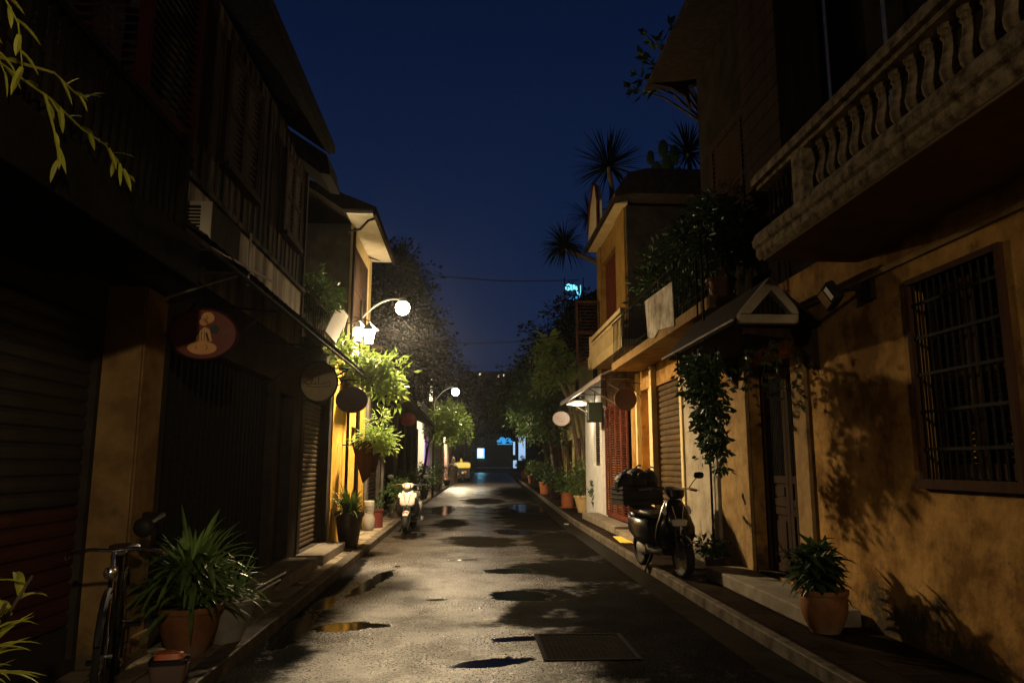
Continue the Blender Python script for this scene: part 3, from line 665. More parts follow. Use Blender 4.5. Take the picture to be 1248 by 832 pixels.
# window air conditioner on a bracket
t = thing('air_conditioner', 'pale window air conditioner with slatted grille above the tiled awning', 'air conditioner', (-2.2, 5.55, 3.2))
ax0, ax1, ay0, ay1, az0, az1 = -2.20, -1.98, 5.30, 5.72, 3.10, 3.44
ax0, ax1 = -2.14, -1.90
b = B(); b.box(ax0, ax1, ay0 + .02, ay1 + .28, az0, az1); b.build('casing', 'dark_wall', t, bevel=.01)  # sides in dark render, their shade put into the colour
b = B(); b.box(ax0 + .0, ax0 + .025, ay0, ay0 + .018, az0, az1); b.box(ax1 - .075, ax1, ay0, ay0 + .018, az0, az1); b.box(ax0 + .025, ax1 - .075, ay0, ay0 + .018, az1 - .03, az1); b.box(ax0 + .025, ax1 - .075, ay0, ay0 + .018, az0, az0 + .03)
for i in range(10): b.obox(((ax0 + ax1 - .05) / 2, ay0 + .008, az0 + .05 + i * .026), (ax1 - ax0 - .10, .012, .008), Matrix.Rotation(R(20), 3, 'X'))
b.build('grille', 'ac_white', t)
b = B(); b.box(ax0 + .02, ax1 - .07, ay0 + .0185, ay0 + .0195, az0 + .03, az1 - .03); b.build('coil', 'plastic', t)
b = B(); b.tube([(-2.5, 5.32, 3.085), (-1.84, 5.32, 3.085)], .012, 6); b.tube([(-2.5, 6.0, 3.085), (-1.80, 6.0, 3.085)], .012, 6); b.tube([(-1.86, 5.2, 3.07), (-1.72, 6.35, 3.10)], .011, 6); b.tube([(-1.82, 6.0, 2.98), (-1.82, 6.0, 3.42)], .010, 6)
b.tube([(-2.5, 5.98, 2.85), (-1.86, 6.0, 3.08)], .01, 6); b.build('bracket', 'grey_metal', t)

# 3. low shop between: shutter, roof terrace
t = h3 = thing('low_shop', 'single storey shop with slatted shutter and a planted roof terrace', 'house', (-2.8, 12.2, .11))
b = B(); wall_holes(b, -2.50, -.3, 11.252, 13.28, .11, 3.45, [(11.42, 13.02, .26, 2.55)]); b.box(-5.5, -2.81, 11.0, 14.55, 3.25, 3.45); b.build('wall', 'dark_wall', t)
b = B(); roller(b, -2.60, 1, 11.43, 13.01, .28, 2.54, .075); b.build('roller_shutter', 'shutter', t)
b = B(); b.box(-2.51, -2.10, 11.2, 13.1, .112, .25); b.build('step', 'step', t, bevel=.01)
b = B(); b.box(-2.499, -2.44, 13.06, 13.27, .11, 2.9); b.build('pilaster', 'dark_wall', t, bevel=.01)
b = B()
for i in range(16):
    y = 11.0 + i * .17; b.tube([(-2.46, y, 3.45), (-2.46, y, 4.1)], .008, 5)
b.tube([(-2.46, 10.95, 4.1), (-2.46, 13.7, 4.1)], .012, 6); b.build('terrace_railing', 'black_metal', t)

def terrace_plant(name, label, c, r, n, L, W, lm, group=None, floor=3.45):
    t = thing(name, label, 'potted plant', (c[0], c[1], floor), group)
    b = B(); b.lathe(pot_profile(.12, .18, .30), (c[0], c[1], floor), 16); b.build('pot', 'terracotta', t, smooth=True)
    f = B(); cs = clump_crown(f, [(c[0], c[1], c[2], r, r * 1.1, r)], n, 14, L, W, cr=r * .35, shell=.4); f.build('foliage', lm, t)
    s = B()
    for q in cs[:10]: s.tube([(c[0], c[1], floor + .25), Vector(c).lerp(q, .5), q], [.014, .010, .004], 5)
    s.build('stem', 'bark_dark', t); return t
terrace_plant('terrace_shrub', 'dark leafy shrub on the roof terrace beside the white panel', (-2.62, 12.5, 4.34), .42, 60, .12, .045, 'leaf_mid')
terrace_plant('terrace_shrub', 'small dark shrub at the near end of the roof terrace railing', (-2.75, 11.4, 4.15), .32, 34, .10, .04, 'leaf_dark')
t = thing('tilted_panel', 'long white panel propped up at a slant above the tiled awning', 'panel', (-2.2, 12.3, 3.55))
a0, a1, a2, a3 = Vector((-2.20, 11.18, 3.53)), Vector((-2.07, 11.35, 3.37)), Vector((-2.21, 13.26, 4.17)), Vector((-2.36, 13.07, 4.37))
b = B(); off = Vector((-.03, .006, -.018)); b.add([a0, a1, a2, a3, a0 + off, a1 + off, a2 + off, a3 + off], [(0,1,2,3),(7,6,5,4),(0,4,5,1),(1,5,6,2),(2,6,7,3),(3,7,4,0)]); b.build('board', 'white_panel', t)
b = B(); b.tube([a3 + off, (-2.42, 13.1, 3.45)], .012, 6); b.tube([a2 + off, (-2.42, 13.25, 3.45)], .012, 6); b.tube([a1 + off, (-2.10, 11.35, 3.28)], .012, 6); b.build('strut', 'grey_metal', t)

# 4. yellow house lit by the lamp
t = h4 = thing('yellow_lamp_house', 'yellow plastered house lit by the near street lamp with a pale roof soffit', 'house', (-2.7, 15.5, .11))
b = B(); wall_holes(b, -2.42, -.3, 13.30, 17.35, .11, 3.46, [(15.35, 16.15, .2, 2.3)]); b.build('wall', 'yellow', t)
b = B(); b.box(-2.62, -2.58, 15.36, 16.14, .2, 2.29)
for z in (.45, 1.35): b.box(-2.58, -2.565, 15.46, 15.72, z, z + .7); b.box(-2.58, -2.565, 15.80, 16.04, z, z + .7)
b.build('door', 'brown_wood', t)
b = B(); b.box(-6.5, -2.44, 14.55, 17.35, 3.462, 6.32); b.build('upper_wall', 'grey_wall', t)
b = B(); b.box(-2.438, -2.38, 14.56, 14.80, 3.47, 6.30); b.box(-2.438, -2.38, 16.9, 17.34, 3.47, 6.30); b.box(-2.438, -2.40, 14.8, 16.9, 5.95, 6.30); b.box(-2.438, -2.40, 14.8, 16.9, 3.47, 4.3); b.build('street_front', 'yellow_pale', t)
window_with_shutters(t, -2.436, 1, 15.0, 16.7, 4.35, 5.9, 'brown_wood', 'dark_wood', 20)
b = B(); b.box(-2.436, -1.92, 13.95, 17.5, 6.34, 6.40); b.build('soffit', 'cream', t)
b = B(); b.prism([(-1.86, 6.30), (-1.86, 6.46), (-3.2, 7.0), (-6.8, 8.0), (-6.8, 7.9), (-3.2, 6.86), (-2.5, 6.402), (-1.92, 6.402), (-1.92, 6.30)], 'y', 13.9, 17.55)
b.tube([(-2.43, 14.2, 6.05), (-2.2, 14.2, 6.1), (-2.05, 14.2, 6.28), (-1.9, 14.2, 6.33)], .025, 6); b.build('roof', 'tile', t)
b = B(); b.tube([(-2.34, 14.42, .12), (-2.34, 14.42, 2.0), (-2.34, 14.44, 6.2)], .03, 8); b.build('drainpipe', 'black_metal', t, smooth=True)
b = B(); b.box(-2.42, -2.05, 13.9, 14.8, 3.0, 3.05); b.build('ledge', 'cream', t, bevel=.006)
# two wall lanterns beside it
def wall_lantern(label, x, y, z, w=.11):
    t = thing('wall_lantern', label, 'lantern', (x - .2, y, z))
    b = B(); b.tube([(-2.40, y, z + .26), (x - .10, y, z + .36), (x, y, z + .30)], .012, 6); b.build('bracket', 'black_metal', t)
    b = B(); b.lathe([(.012, .30), (.03, .26), (w * 1.35, .14), (w * 1.4, .12), (w * .9, .12), (.01, .13)], (x, y, z), 6); b.build('cap', 'white_panel', t)
    b = B(); b.lathe([(w * .55, -.14), (w * .9, .115), (.01, .117)], (x, y, z), 6); b.build('glass', 'lantern_glow', t)
    b = B(); b.lathe([(.02, -.19), (w * .62, -.165), (w * .62, -.14), (.01, -.139)], (x, y, z), 6)
    for k in range(6):
        a = k * math.pi / 3; b.tube([(x + w * .57 * math.cos(a), y + w * .57 * math.sin(a), z - .14), (x + w * .93 * math.cos(a), y + w * .93 * math.sin(a), z + .118)], .006, 4)
    b.build('frame', 'black_metal', t)
    ld = bpy.data.lights.new('lantern_light', 'POINT'); ld.energy = 330 * w; ld.color = (1.0, .78, .45); ld.shadow_soft_size = .04
    lo = bpy.data.objects.new('lantern_light', ld); COL.objects.link(lo); lo.location = (x, y - w * 1.3, z)
    return t
wall_lantern('glowing glass wall lantern with white cap under the street lamp', -1.98, 14.35, 3.98, .13)
wall_lantern('smaller glowing wall lantern tucked behind the lamp post', -2.24, 14.75, 4.1, .09)

# hanging sign boards
def oval_sign(label, x, y, z, rx, rz, face, rim, wall_x, arm_z, deco=None, cord=True, turn=0.0, base='hanging_sign', group='oval signs hung on iron brackets'):
    t = thing(base, label, 'sign', (x, y, z), group, world=False, rotz=turn)
    b = B(); n = 36; pr = [(.001, -.03), (rx * .93, -.03), (rx * .93, -.022)]
    b.lathe([(.001, .028), (1, .028), (1.02, .02), (1.02, -.02), (1, -.028), (.95, -.028), (.94, -.012), (.001, -.012)][::-1], (0, 0, 0), 40, 'y', rx, rz)
    o = b.build('rim', rim, t, smooth=True)
    b = B(); b.lathe([(.001, -.0125), (.935, -.0125), (.935, -.016), (.001, -.016)], (0, 0, 0), 40, 'y', rx, rz); f = b.build('board', face, t)
    s = -1 if wall_x < x else 1
    b = B(); w_ = wall_x - x; a_ = arm_z - z
    b.tube([(w_, 0, a_), (w_ * .5, 0, a_ + .02), (-s * rx * .3, 0, a_ + .03)], .010, 6); b.tube([(w_, 0, a_ - .28), (w_ * .55, 0, a_ - .12), (w_ * .25, 0, a_)], .008, 6)
    for q in (-.35, .35): b.tube([(q * rx, 0, rz * .94), (q * rx, 0, a_ + .01)], .004, 4)
    b.build('bracket', 'black_metal', t)
    if deco: deco(t, f, rx, rz)
    return t
def stroke(b, pts, r=.004, y=-.018):
    b.tube([(p[0], y, p[1]) for p in pts], r, 5)
def disc(b, cx, cz, a, c, y=-.0175, n=20, th=.003):
    b.lathe([(.001, -th), (1, -th), (1, 0), (.001, 0)], (cx, y, cz), n, 'y', a, c)
def deco_figure(t, f, rx, rz):
    """flat painted seated figure with a bowl and leaf"""
    b = B(); disc(b, .03 * 1, .135, .052, .048); disc(b, .0, .10, .034, .03); b.prism([(-.02, .03), (-.07, -.06), (.075, -.06), (.05, .04), (.01, .06)], 'y', -.0205, -.0175)
    disc(b, .0, -.115, .115, .055); b.build('painted_figure', 'sign_orange', t)
    b = B(); b.prism([(.05, .06), (.10, .085), (.13, .04), (.10, .0), (.06, .01)], 'y', -.0212, -.0182); b.prism([(-.075, -.05), (-.045, .02), (-.055, -.06)], 'y', -.0212, -.0206); b.prism([(.03, .02), (.055, -.055), (.04, -.06), (.02, 0)], 'y', -.0212, -.0206); b.build('painted_leaf', 'sign_green', t)
    b = B()
    for k in range(3): stroke(b, [(-.03 + k * .022, .02), (-.035 + k * .024, -.02), (-.03 + k * .022, -.055)], .0022, -.0222)
    stroke(b, [(.015, .15), (.028, .145), (.035, .13), (.022, .122), (.012, .13)], .0022, -.0222)
    stroke(b, [(-.05, -.10), (-.04, -.12), (-.05, -.13)], .0022, -.0222); stroke(b, [(.03, -.09), (.045, -.115), (.03, -.13)], .0022, -.0222); b.build('painted_line', 'plastic', t)
    b = B(); stroke(b, [(.11, -.01), (.125, -.03), (.14, -.005), (.15, -.03), (.165, .0), (.155, .02)], .0028); stroke(b, [(.16, .03), (.175, .0), (.19, .03)], .0028); stroke(b, [(.17, .018), (.205, .03), (.19, .05), (.22, .04)], .0028); b.build('white_script', 'sign_pink', t)
def deco_script(t, f, rx, rz):
    b = B(); pts = [(-.19, -.02), (-.17, .03), (-.15, -.03), (-.13, -.03)]
    stroke(b, [(-.20, .0), (-.19, -.03), (-.15, -.035), (-.10, -.02), (-.09, .05), (-.10, -.03), (-.06, -.03)], .006)
    stroke(b, [(-.04, .0), (-.05, -.03), (-.02, -.035)], .006); stroke(b, [(.0, .07), (.0, -.03), (.04, -.035)], .006)
    stroke(b, [(.06, .01), (.05, -.03), (.09, -.03), (.09, .02), (.12, -.02), (.14, .02), (.17, -.02)], .006)
    stroke(b, [(-.18, -.06), (-.05, -.075), (.08, -.07), (.18, -.05)], .004); b.build('dark_script', 'plastic', t)
def deco_faint(t, f, rx, rz):
    b = B(); stroke(b, [(-.4*rx, .1*rz), (-.2*rx, -.15*rz), (0, .1*rz), (.2*rx, -.15*rz), (.4*rx, .1*rz)], .004); stroke(b, [(-.3*rx, -.35*rz), (.35*rx, -.35*rz)], .004); b.build('faint_script', 'plastic', t)
oval_sign('red oval sign painted with an orange figure, nearest on the left', -2.20, 6.15, 2.60, .275, .215, 'sign_red', 'dark_red', -2.50, 2.86, deco_figure, turn=R(6))
oval_sign('beige oval sign with dark handwriting beside the slatted shutter', -2.24, 11.05, 2.74, .275, .30, 'sign_cream', 'dark_wall', -2.50, 3.02, deco_script, turn=R(4))
oval_sign('dark maroon oval sign silhouetted against the yellow lamp lit wall', -1.86, 11.75, 2.54, .245, .205, 'sign_maroon', 'sign_maroon', -2.42, 2.82, deco_faint)

# greenery around the lamp
def bracket_bush(name, label, cat, loc, ells, n, per, L, W, lm, cr, pot=None, droop=.25):
    t = thing(name, label, cat, loc)
    f = B(); cs = clump_crown(f, ells, n, per, L, W, cr, droop, shell=.35); f.build('foliage', lm, t)
    s = B(); o = Vector(loc)
    for q in rnd.sample(cs, min(16, len(cs))): s.tube([o, o.lerp(q, .5) + Vector((0, 0, .05)), q], [.014, .010, .004], 5)
    s.build('stem', 'bark', t)
    if pot: B().lathe(pot_profile(*pot[:3]), (loc[0], loc[1], loc[2] - pot[2] * .9), 20).build('pot', pot[3], t, smooth=True)
    return t
bracket_bush('climbing_bush', 'bright lime green leafy bush directly below the near street lamp', 'bush', (-2.2, 13.35, 3.05),
  [(-2.0, 13.2, 3.25, .40, .45, .30), (-1.58, 13.25, 3.22, .42, .38, .30), (-1.42, 13.3, 2.80, .34, .34, .28), (-1.75, 13.3, 2.95, .34, .34, .26), (-2.25, 12.95, 3.5, .18, .2, .22)], 120, 13, .15, .05, 'leaf_lime', .17, (.10, .15, .2, 'terracotta'))
bracket_bush('hanging_fern', 'feathery pale green fern in a pot fixed to the yellow wall', 'potted plant', (-1.85, 14.2, 1.72),
  [(-1.84, 14.15, 2.05, .32, .30, .26), (-1.62, 14.2, 1.95, .24, .24, .22), (-1.70, 14.2, 2.38, .14, .16, .22)], 80, 14, .12, .028, 'leaf_lime', .12, (.10, .16, .34, 'brown_wood'))
b = B(); t = thing('wall_planter', 'tall brown wooden wall planter hanging under the feathery fern', 'planter', (-2.05, 14.3, 1.5))
b.prism([(-2.22, 1.98), (-1.76, 1.98), (-1.86, 1.35), (-1.98, 1.2)], 'y', 14.05, 14.32); b.build('box', 'brown_wood', t, bevel=.01)
b = B(); b.tube([(-2.4, 14.2, 1.9), (-2.2, 14.2, 1.9)], .014, 6); b.build('bracket', 'black_metal', t)

potted('tapered_potted_plant', 'tall tapered dark pot of arching leaves before the yellow wall', (-2.12, 13.55, .112), .16, .24, .60, 'black_pot', 'strap', 130, .46, .036, 'leaf_strap', stemh=.12, droop=.9)
potted('stoneware_plant', 'squat red glazed pot behind the tapered dark one', (-2.15, 17.6, .112), .17, .15, .42, 'red_pot', 'bushy', 18, .08, .03, 'leaf_dark', .25)
t = thing('white_jar', 'white ceramic jar between the tapered pot and the red one', 'jar', (-2.22, 16.9, .112), world=False)
B().lathe([(.10, 0), (.13, .05), (.14, .25), (.10, .36), (.12, .42), (.12, .62), (.10, .64), (.01, .63)], (0, 0, 0), 20).build('body', 'white_pot', t, smooth=True)
# near left plants
potted('spiky_potted_plant', 'big terracotta pot of long strap leaves on the left pavement', (-2.16, 6.15, .112), .135, .225, .36, 'terracotta', 'strap', 210, .50, .056, 'leaf_strap', stemh=.34, droop=1.35, belly=.02)
potted('glazed_planter', 'pale rimmed tapered planter half hidden behind the big terracotta pot', (-1.99, 6.55, .112), .12, .22, .34, 'white_pot', 'strap', 46, .40, .032, 'leaf_strap', stemh=.1, droop=1.3)
potted('lime_leaved_plant', 'dark pot of bright yellow green leaves at the lower left corner', (-2.02, 3.05, .112), .13, .19, .42, 'black_pot', 'whorl', 260, .24, .036, 'leaf_yellow', stemh=.66, droop=1.1, spread=1.3)
# twig overhanging from the balcony
t = thing('overhanging_twig_plant', 'yellow green twigs overhanging the balcony rail at upper left', 'plant', (-1.98, 2.2, 3.0))
s = B(); f = B()
paths = [[(-1.98, 2.2, 3.06), (-1.84, 2.7, 3.08), (-1.76, 3.00, 3.05), (-1.74, 3.22, 3.02), (-1.74, 3.42, 3.04), (-1.74, 3.55, 3.02), (-1.74, 3.66, 2.98)],
         [(-1.84, 2.7, 3.08), (-1.76, 3.0, 3.17), (-1.74, 3.14, 3.15), (-1.74, 3.22, 3.17)],
         [(-1.76, 2.95, 3.05), (-1.75, 3.02, 2.93), (-1.74, 3.04, 2.86), (-1.74, 3.06, 2.80)],
         [(-1.95, 2.2, 3.06), (-1.80, 2.55, 2.98), (-1.78, 2.68, 2.88)], [(-1.95, 2.2, 3.1), (-1.82, 2.6, 3.2), (-1.78, 2.74, 3.0)], [(-1.95, 2.25, 3.2), (-1.78, 2.62, 3.32), (-1.75, 2.72, 3.22), (-1.75, 2.78, 3.05)]]
for P in paths:
    s.tube(P, [.007 - .005 * i / (len(P) - 1) for i in range(len(P))], 5)
    for i in range(1, len(P)):
        a, c = Vector(P[i-1]), Vector(P[i])
        for k in range(3 if i > 1 else 1):
            q = a.lerp(c, (k + .7) / 3); d = (c - a).normalized() + Vector((rnd.gauss(0, .3), rnd.gauss(0, .35), rnd.choice((-.7, .7, .5)))); f.blade(q, d, rnd.uniform(.07, .12), rnd.uniform(.018, .028), .5, 4)
s.build('stem', 'leaf_yellow', t); f.build('foliage', 'leaf_yellow', t)
b = B(); b.lathe(pot_profile(.10, .15, .24), (-2.02, 2.2, 2.935), 20); b.build('pot', 'terracotta', t, smooth=True)

# small lidded box
t = thing('lidded_tub', 'small taupe tub with an orange lid by the kerb', 'tub', (-1.99, 5.35, .112), world=False, rotz=R(12))
b = B(); b.loft([((0, 0, 0), .095, .08), ((0, 0, .02), .105, .09), ((0, 0, .13), .12, .10), ((0, 0, .135), .11, .09)], 24, 5); b.build('body', 'grey_box', t, smooth=True)
b = B(); b.loft([((0, 0, .136), .122, .102), ((0, 0, .16), .122, .102), ((0, 0, .165), .11, .09)], 24, 5); b.build('rim', 'plastic', t, smooth=True)
b = B(); b.loft([((0, 0, .166), .095, .075), ((0, 0, .20), .085, .065), ((0, 0, .205), .07, .05)], 24, 5); b.build('lid', 'orange_lid', t, smooth=True)

# bicycle against the shutter
def bicycle(label, loc, rotz):
    t = thing('bicycle', label, 'bicycle', loc, world=False, rotz=rotz)
    def wheel(y):
        b = B(); n = 40; m = 8; vs = []; fs = []; Rr, r = .325, .019
        for i in range(n):
            a = 2*math.pi*i/n
            for k in range(m):
                c = 2*math.pi*k/m; q = Rr + r*math.cos(c); vs.append((r*math.sin(c), y + q*math.cos(a), .345 + q*math.sin(a)))
        for i in range(n):
            for k in range(m): fs.append((i*m+k, i*m+(k+1) % m, ((i+1) % n)*m+(k+1) % m, ((i+1) % n)*m+k))
        b.add(vs, fs); o = b.build('wheel', 'rubber', t, smooth=True)
        s = B()
        for i in range(24):
            a = 2*math.pi*i/24; s.tube([(0.02*(1 if i % 2 else -1), y, .345), (0, y + .31*math.cos(a), .345 + .31*math.sin(a))], .0015, 4)
        s.tube([(-.05, y, .345), (.05, y, .345)], .015, 8)
        s.build('spokes', 'chrome', o)
        fd = B(); pts = [(0, y + .365*math.cos(a), .345 + .365*math.sin(a)) for a in [R(20 + i * 14) for i in range(11)]]; fd.tube(pts, .018, 6); fd.build('mudguard', 'plastic', t, smooth=True)
    wheel(-.52); wheel(.52)
    b = B()
    for P in ([(0, -.52, .345), (0, -.42, .62), (0, -.36, .82)], [(0, -.37, .78), (0, .10, .30)], [(0, -.38, .66), (0, .12, .32)], [(0, .10, .28), (0, .22, .82)], [(0, .10, .28), (0, .52, .345)], [(0, .20, .74), (0, .52, .345)]): b.tube(P, .015, 8)
    b.build('frame', 'black_paint', t, smooth=True)
    b = B(); b.tube([(0, -.36, .82), (0, -.35, .92)], .013, 8); b.tube([(-.27, -.16, .86), (-.25, -.26, .90), (-.12, -.36, .93), (0, -.36, .92), (.12, -.36, .93), (.25, -.26, .90), (.27, -.16, .86)], .011, 8); o = b.build('handlebar', 'chrome', t, smooth=True)
    for s_ in (-1, 1): B().tube([(s_*.272, -.08, .85), (s_*.27, -.18, .868)], .016, 8).build('grip', 'plastic', o, smooth=True)
    b = B(); b.loft([((0, .08, .86), .03, .015), ((0, .16, .865), .04, .02), ((0, .26, .87), .09, .025), ((0, .34, .875), .10, .025), ((0, .36, .875), .06, .015)], 16, 2.2, 'xz'); b.build('saddle', 'seat', t, smooth=True)
    b = B(); b.lathe([(.01, -.04), (.035, -.03), (.04, 0), (.036, .01), (.01, .012)], (0, -.46, .80), 14, 'y'); b.build('headlamp', 'chrome', t, smooth=True)
    b = B(); b.tube([(-.08, .10, .18), (-.08, .10, .29), (.08, .10, .29), (.08, .10, .40)], .008, 6); b.obox((-.11, .10, .18), (.08, .07, .02)); b.obox((.11, .10, .40), (.08, .07, .02)); b.lathe([(.09, -.004), (.09, .004)], (.05, .10, .29), 20, 'x'); b.build('pedal_crank', 'black_metal', t)
    return t
bicycle('black city bicycle with chrome handlebar leaning by the left pillar', (-2.27, 5.12, .112), R(19))
# round mirror on an arm fixed to the pillar
t = thing('convex_mirror', 'round black backed mirror on a short arm at the left pillar', 'mirror', (-2.47, 5.9, 1.1))
b = B(); b.tube([(-2.47, 5.95, 1.16), (-2.30, 5.85, 1.17), (-2.24, 5.4, 1.12)], [.03, .022, .016], 8); b.build('arm', 'plastic', t, smooth=True)
b = B(); b.lathe([(.001, -.035), (.045, -.03), (.068, -.005), (.070, .008), (.062, .012), (.001, .012)], (-2.24, 5.38, 1.12), 22, 'y'); b.build('shell', 'plastic', t, smooth=True)

# ------------------------------------------------------------------ right side of the street
XR = 3.55
# 1. ochre house with balustraded balcony
t = r1 = thing('ochre_house', 'nearest ochre plastered house on the right with a balustraded balcony', 'house', (3.8, 5, .11))
b = B(); wall_holes(b, XR, .35, -9, 10.45, .105, 3.60, [(4.62, 5.72, 1.40, 3.02), (7.98, 9.30, .27, 2.78), (.2, 1.6, .27, 2.6)]); b.build('wall', 'ochre', t)
b = B(); b.box(XR - .03, XR - .003, -9, 7.6, 3.17, 3.22); b.box(XR - .045, XR - .003, 7.62, 7.80, .11, 3.1); b.box(XR - .075, XR - .046, 7.60, 7.82, 2.72, 2.80)
b.box(XR - .03, XR - .003, 7.802, 7.975, .11, 2.75); b.box(XR - .05, XR - .003, 9.31, 9.52, .11, 3.0); b.box(XR - .03, XR - .003, 9.522, 10.44, .11, 2.62); b.build('pilaster', 'ochre_trim', t, bevel=.008)
b = B(); b.box(2.66, XR - .003, -9, 6.46, 3.38, 3.56); b.build('balcony_floor', 'slab', t, bevel=.01)
b = B(); b.prism([(2.655, 3.40), (2.655, 3.58), (2.59, 3.58), (2.60, 3.52), (2.625, 3.50), (2.625, 3.44), (2.64, 3.42)], 'y', -9, 6.52)
b.prism([(2.84, 3.561), (2.84, 3.64), (2.62, 3.64), (2.60, 3.60), (2.60, 3.5805), (2.66, 3.561)], 'y', -9, 6.50)
b.build('cornice', 'balustrade', t)
b = B(); b.prism([(2.60, 4.10), (2.60, 4.16), (2.63, 4.21), (2.85, 4.21), (2.88, 4.16), (2.88, 4.10)], 'y', -9, 6.50)
b.box(2.645, 2.835, -9, 6.48, 4.06, 4.098); b.box(2.642, 2.838, 5.50, 5.72, 3.641, 4.058); b.box(2.642, 2.838, 2.1, 2.32, 3.641, 4.058); b.box(2.88, XR - .003, 6.30, 6.50, 4.10, 4.2)
b.build('top_rail', 'balustrade', t, bevel=.006)
prof = [(.052, 0), (.055, .02), (.040, .035), (.034, .05), (.058, .10), (.062, .14), (.052, .19), (.034, .26), (.028, .31), (.030, .335), (.042, .345), (.036, .36), (.036, .375), (.05, .385), (.05, .418)]
y = 5.36; first = None; i = 0
while y > 1.0:
    if not (2.05 < y < 2.37):
        if first is None:
            bb = B(); bb.lathe(prof, (2.74, y, 3.641), 14); first = bb.build('baluster', 'balustrade', t, smooth=True); fy0 = y
        else:
            c = first.copy(); COL.objects.link(c); c.parent = t; c.location = (0, y - fy0, 0)
    y -= .172
b = B()
for k in range(7): b.tube([(2.74, 5.80 + k * .10, 3.64), (2.74, 5.80 + k * .10, 4.06)], .010, 6)
for k in range(7): b.tube([(2.80 + k * .11, 6.42, 3.57), (2.80 + k * .11, 6.42, 4.10)], .010, 6)
b.build('iron_railing', 'black_metal', t)
b = B(); wall_holes(b, XR + .02, .3, -9, 10.9, 3.61, 7.72, [(2.6, 5.2, 3.75, 6.1), (7.9, 10.3, 4.4, 6.2)]); b.box(XR + .32, 8.5, 10.6, 10.9, 3.61, 7.72); b.build('upper_wall', 'shaded_upper', t)
window_with_shutters(t, XR + .018, -1, 7.96, 10.24, 4.46, 6.14, 'dark_wood', 'dark_wood', 22)
b = B(); b.box(XR + .12, XR + .16, 2.6, 5.2, 3.75, 6.1); 
for q in (3.1, 3.9, 4.7): b.box(XR + .10, XR + .118, q, q + .06, 3.76, 6.09)
b.build('balcony_door', 'dark_wood', t)
b = B(); b.box(3.10, XR + .018, 6.9, 7.9, 4.55, 7.0)
for k in range(12): b.box(3.09, 3.10, 6.9, 7.9, 4.6 + k * .2, 4.62 + k * .2)
b.build('bay_box', 'dark_wood', t, bevel=.01)
b = B(); b.tube([(3.50, 6.62, 3.57), (3.50, 6.62, 7.5)], .018, 8); b.tube([(3.48, 5.60, 3.57), (3.48, 5.60, 7.5)], .018, 8); b.build('conduit', 'grey_metal', t, smooth=True)
b = B(); b.prism([(2.86, 7.68), (2.86, 7.76), (8.5, 9.8), (8.5, 9.7), (3.6, 7.72), (3.2, 7.70)], 'y', -9, 11.36); b.box(2.88, 3.57, -9, 11.3, 7.66, 7.679); b.prism([(2.9, 7.655), (3.5, 7.655), (3.53, 7.2), (3.45, 7.45), (3.2, 7.60)], 'y', 11.1, 11.16); b.build('roof', 'tile', t)
# window with iron grille
b = B(); y0, y1, z0, z1 = 4.62, 5.72, 1.40, 3.02
b.box(XR - .035, XR + .03, y0 - .004, y0 + .05, z0, z1); b.box(XR - .035, XR + .03, y1 - .05, y1 + .004, z0, z1); b.box(XR - .034, XR + .03, y0 + .05, y1 - .05, z1 - .05, z1); b.box(XR - .05, XR + .03, y0 - .02, y1 + .02, z0 - .04, z0 + .035)
wo = b.build('window', 'brown_wood', t, bevel=.004)
b = B(); louvre(b, XR + .15, -1, y0 + .06, y1 - .06, z0 + .04, z1 - .06, .07, 30, 2); b.build('shutter_leaf', 'brown_wood', wo)
b = B(); b.box(XR + .17, XR + .18, y0, y1, z0, z1); b.build('window_pane', 'glass_dark', wo)
b = B()
for k in range(12):
    y = y0 + .08 + k * (y1 - y0 - .16) / 11; b.tube([(XR + .0, y, z0 + .03), (XR + .0, y, z1 - .05)], .0095, 8)
for z in (1.66, 1.95, 2.24, 2.53, 2.80): b.box(XR - .016, XR - .006, y0 + .05, y1 - .05, z - .012, z + .012)
b.build('iron_grille', 'black_metal', wo)
# door
b = B(); dy0, dy1 = 7.985, 9.295; dx = XR + .17
b.box(dx - .03, dx + .05, dy0, dy0 + .06, .28, 2.77); b.box(dx - .03, dx + .05, dy1 - .06, dy1, .28, 2.77); b.box(dx - .028, dx + .05, dy0 + .06, dy1 - .06, 2.69, 2.77)
dr = b.build('door', 'dark_wood', t, bevel=.004)
for k in range(2):
    a = dy0 + .065 + k * (dy1 - dy0 - .13) / 2; c = a + (dy1 - dy0 - .13) / 2 - .006
    b = B(); b.box(dx, dx + .04, a, a + .09, .29, 2.68); b.box(dx, dx + .04, c - .09, c, .29, 2.68)
    for z in (.29, .95, 1.05, 1.32, 2.59): b.box(dx + .001, dx + .04, a + .09, c - .09, z, z + .09)
    b.box(dx + .018, dx + .03, a + .09, c - .09, .38, 1.32); b.box(dx + .006, dx + .018, a + .15, c - .15, .46, .88); b.box(dx + .006, dx + .018, a + .15, c - .15, 1.17, 1.28)
    b.build('door_leaf', 'dark_wood', dr, bevel=.004)
    b = B()
    for j in range(8):
        y = a + .12 + j * (c - a - .24) / 7; b.tube([(dx + .01, y, 1.41), (dx + .01, y, 2.59)], .010, 6); b.lathe([(.001, 0), (.016, .03), (.001, .06)], (dx + .005, y, 2.38), 6)
    b.build('spindles', 'black_metal', dr)
b = B(); b.box(3.02, XR - .05, 6.75, 9.7, .111, .26); b.build('door_step', 'step', t, bevel=.015)
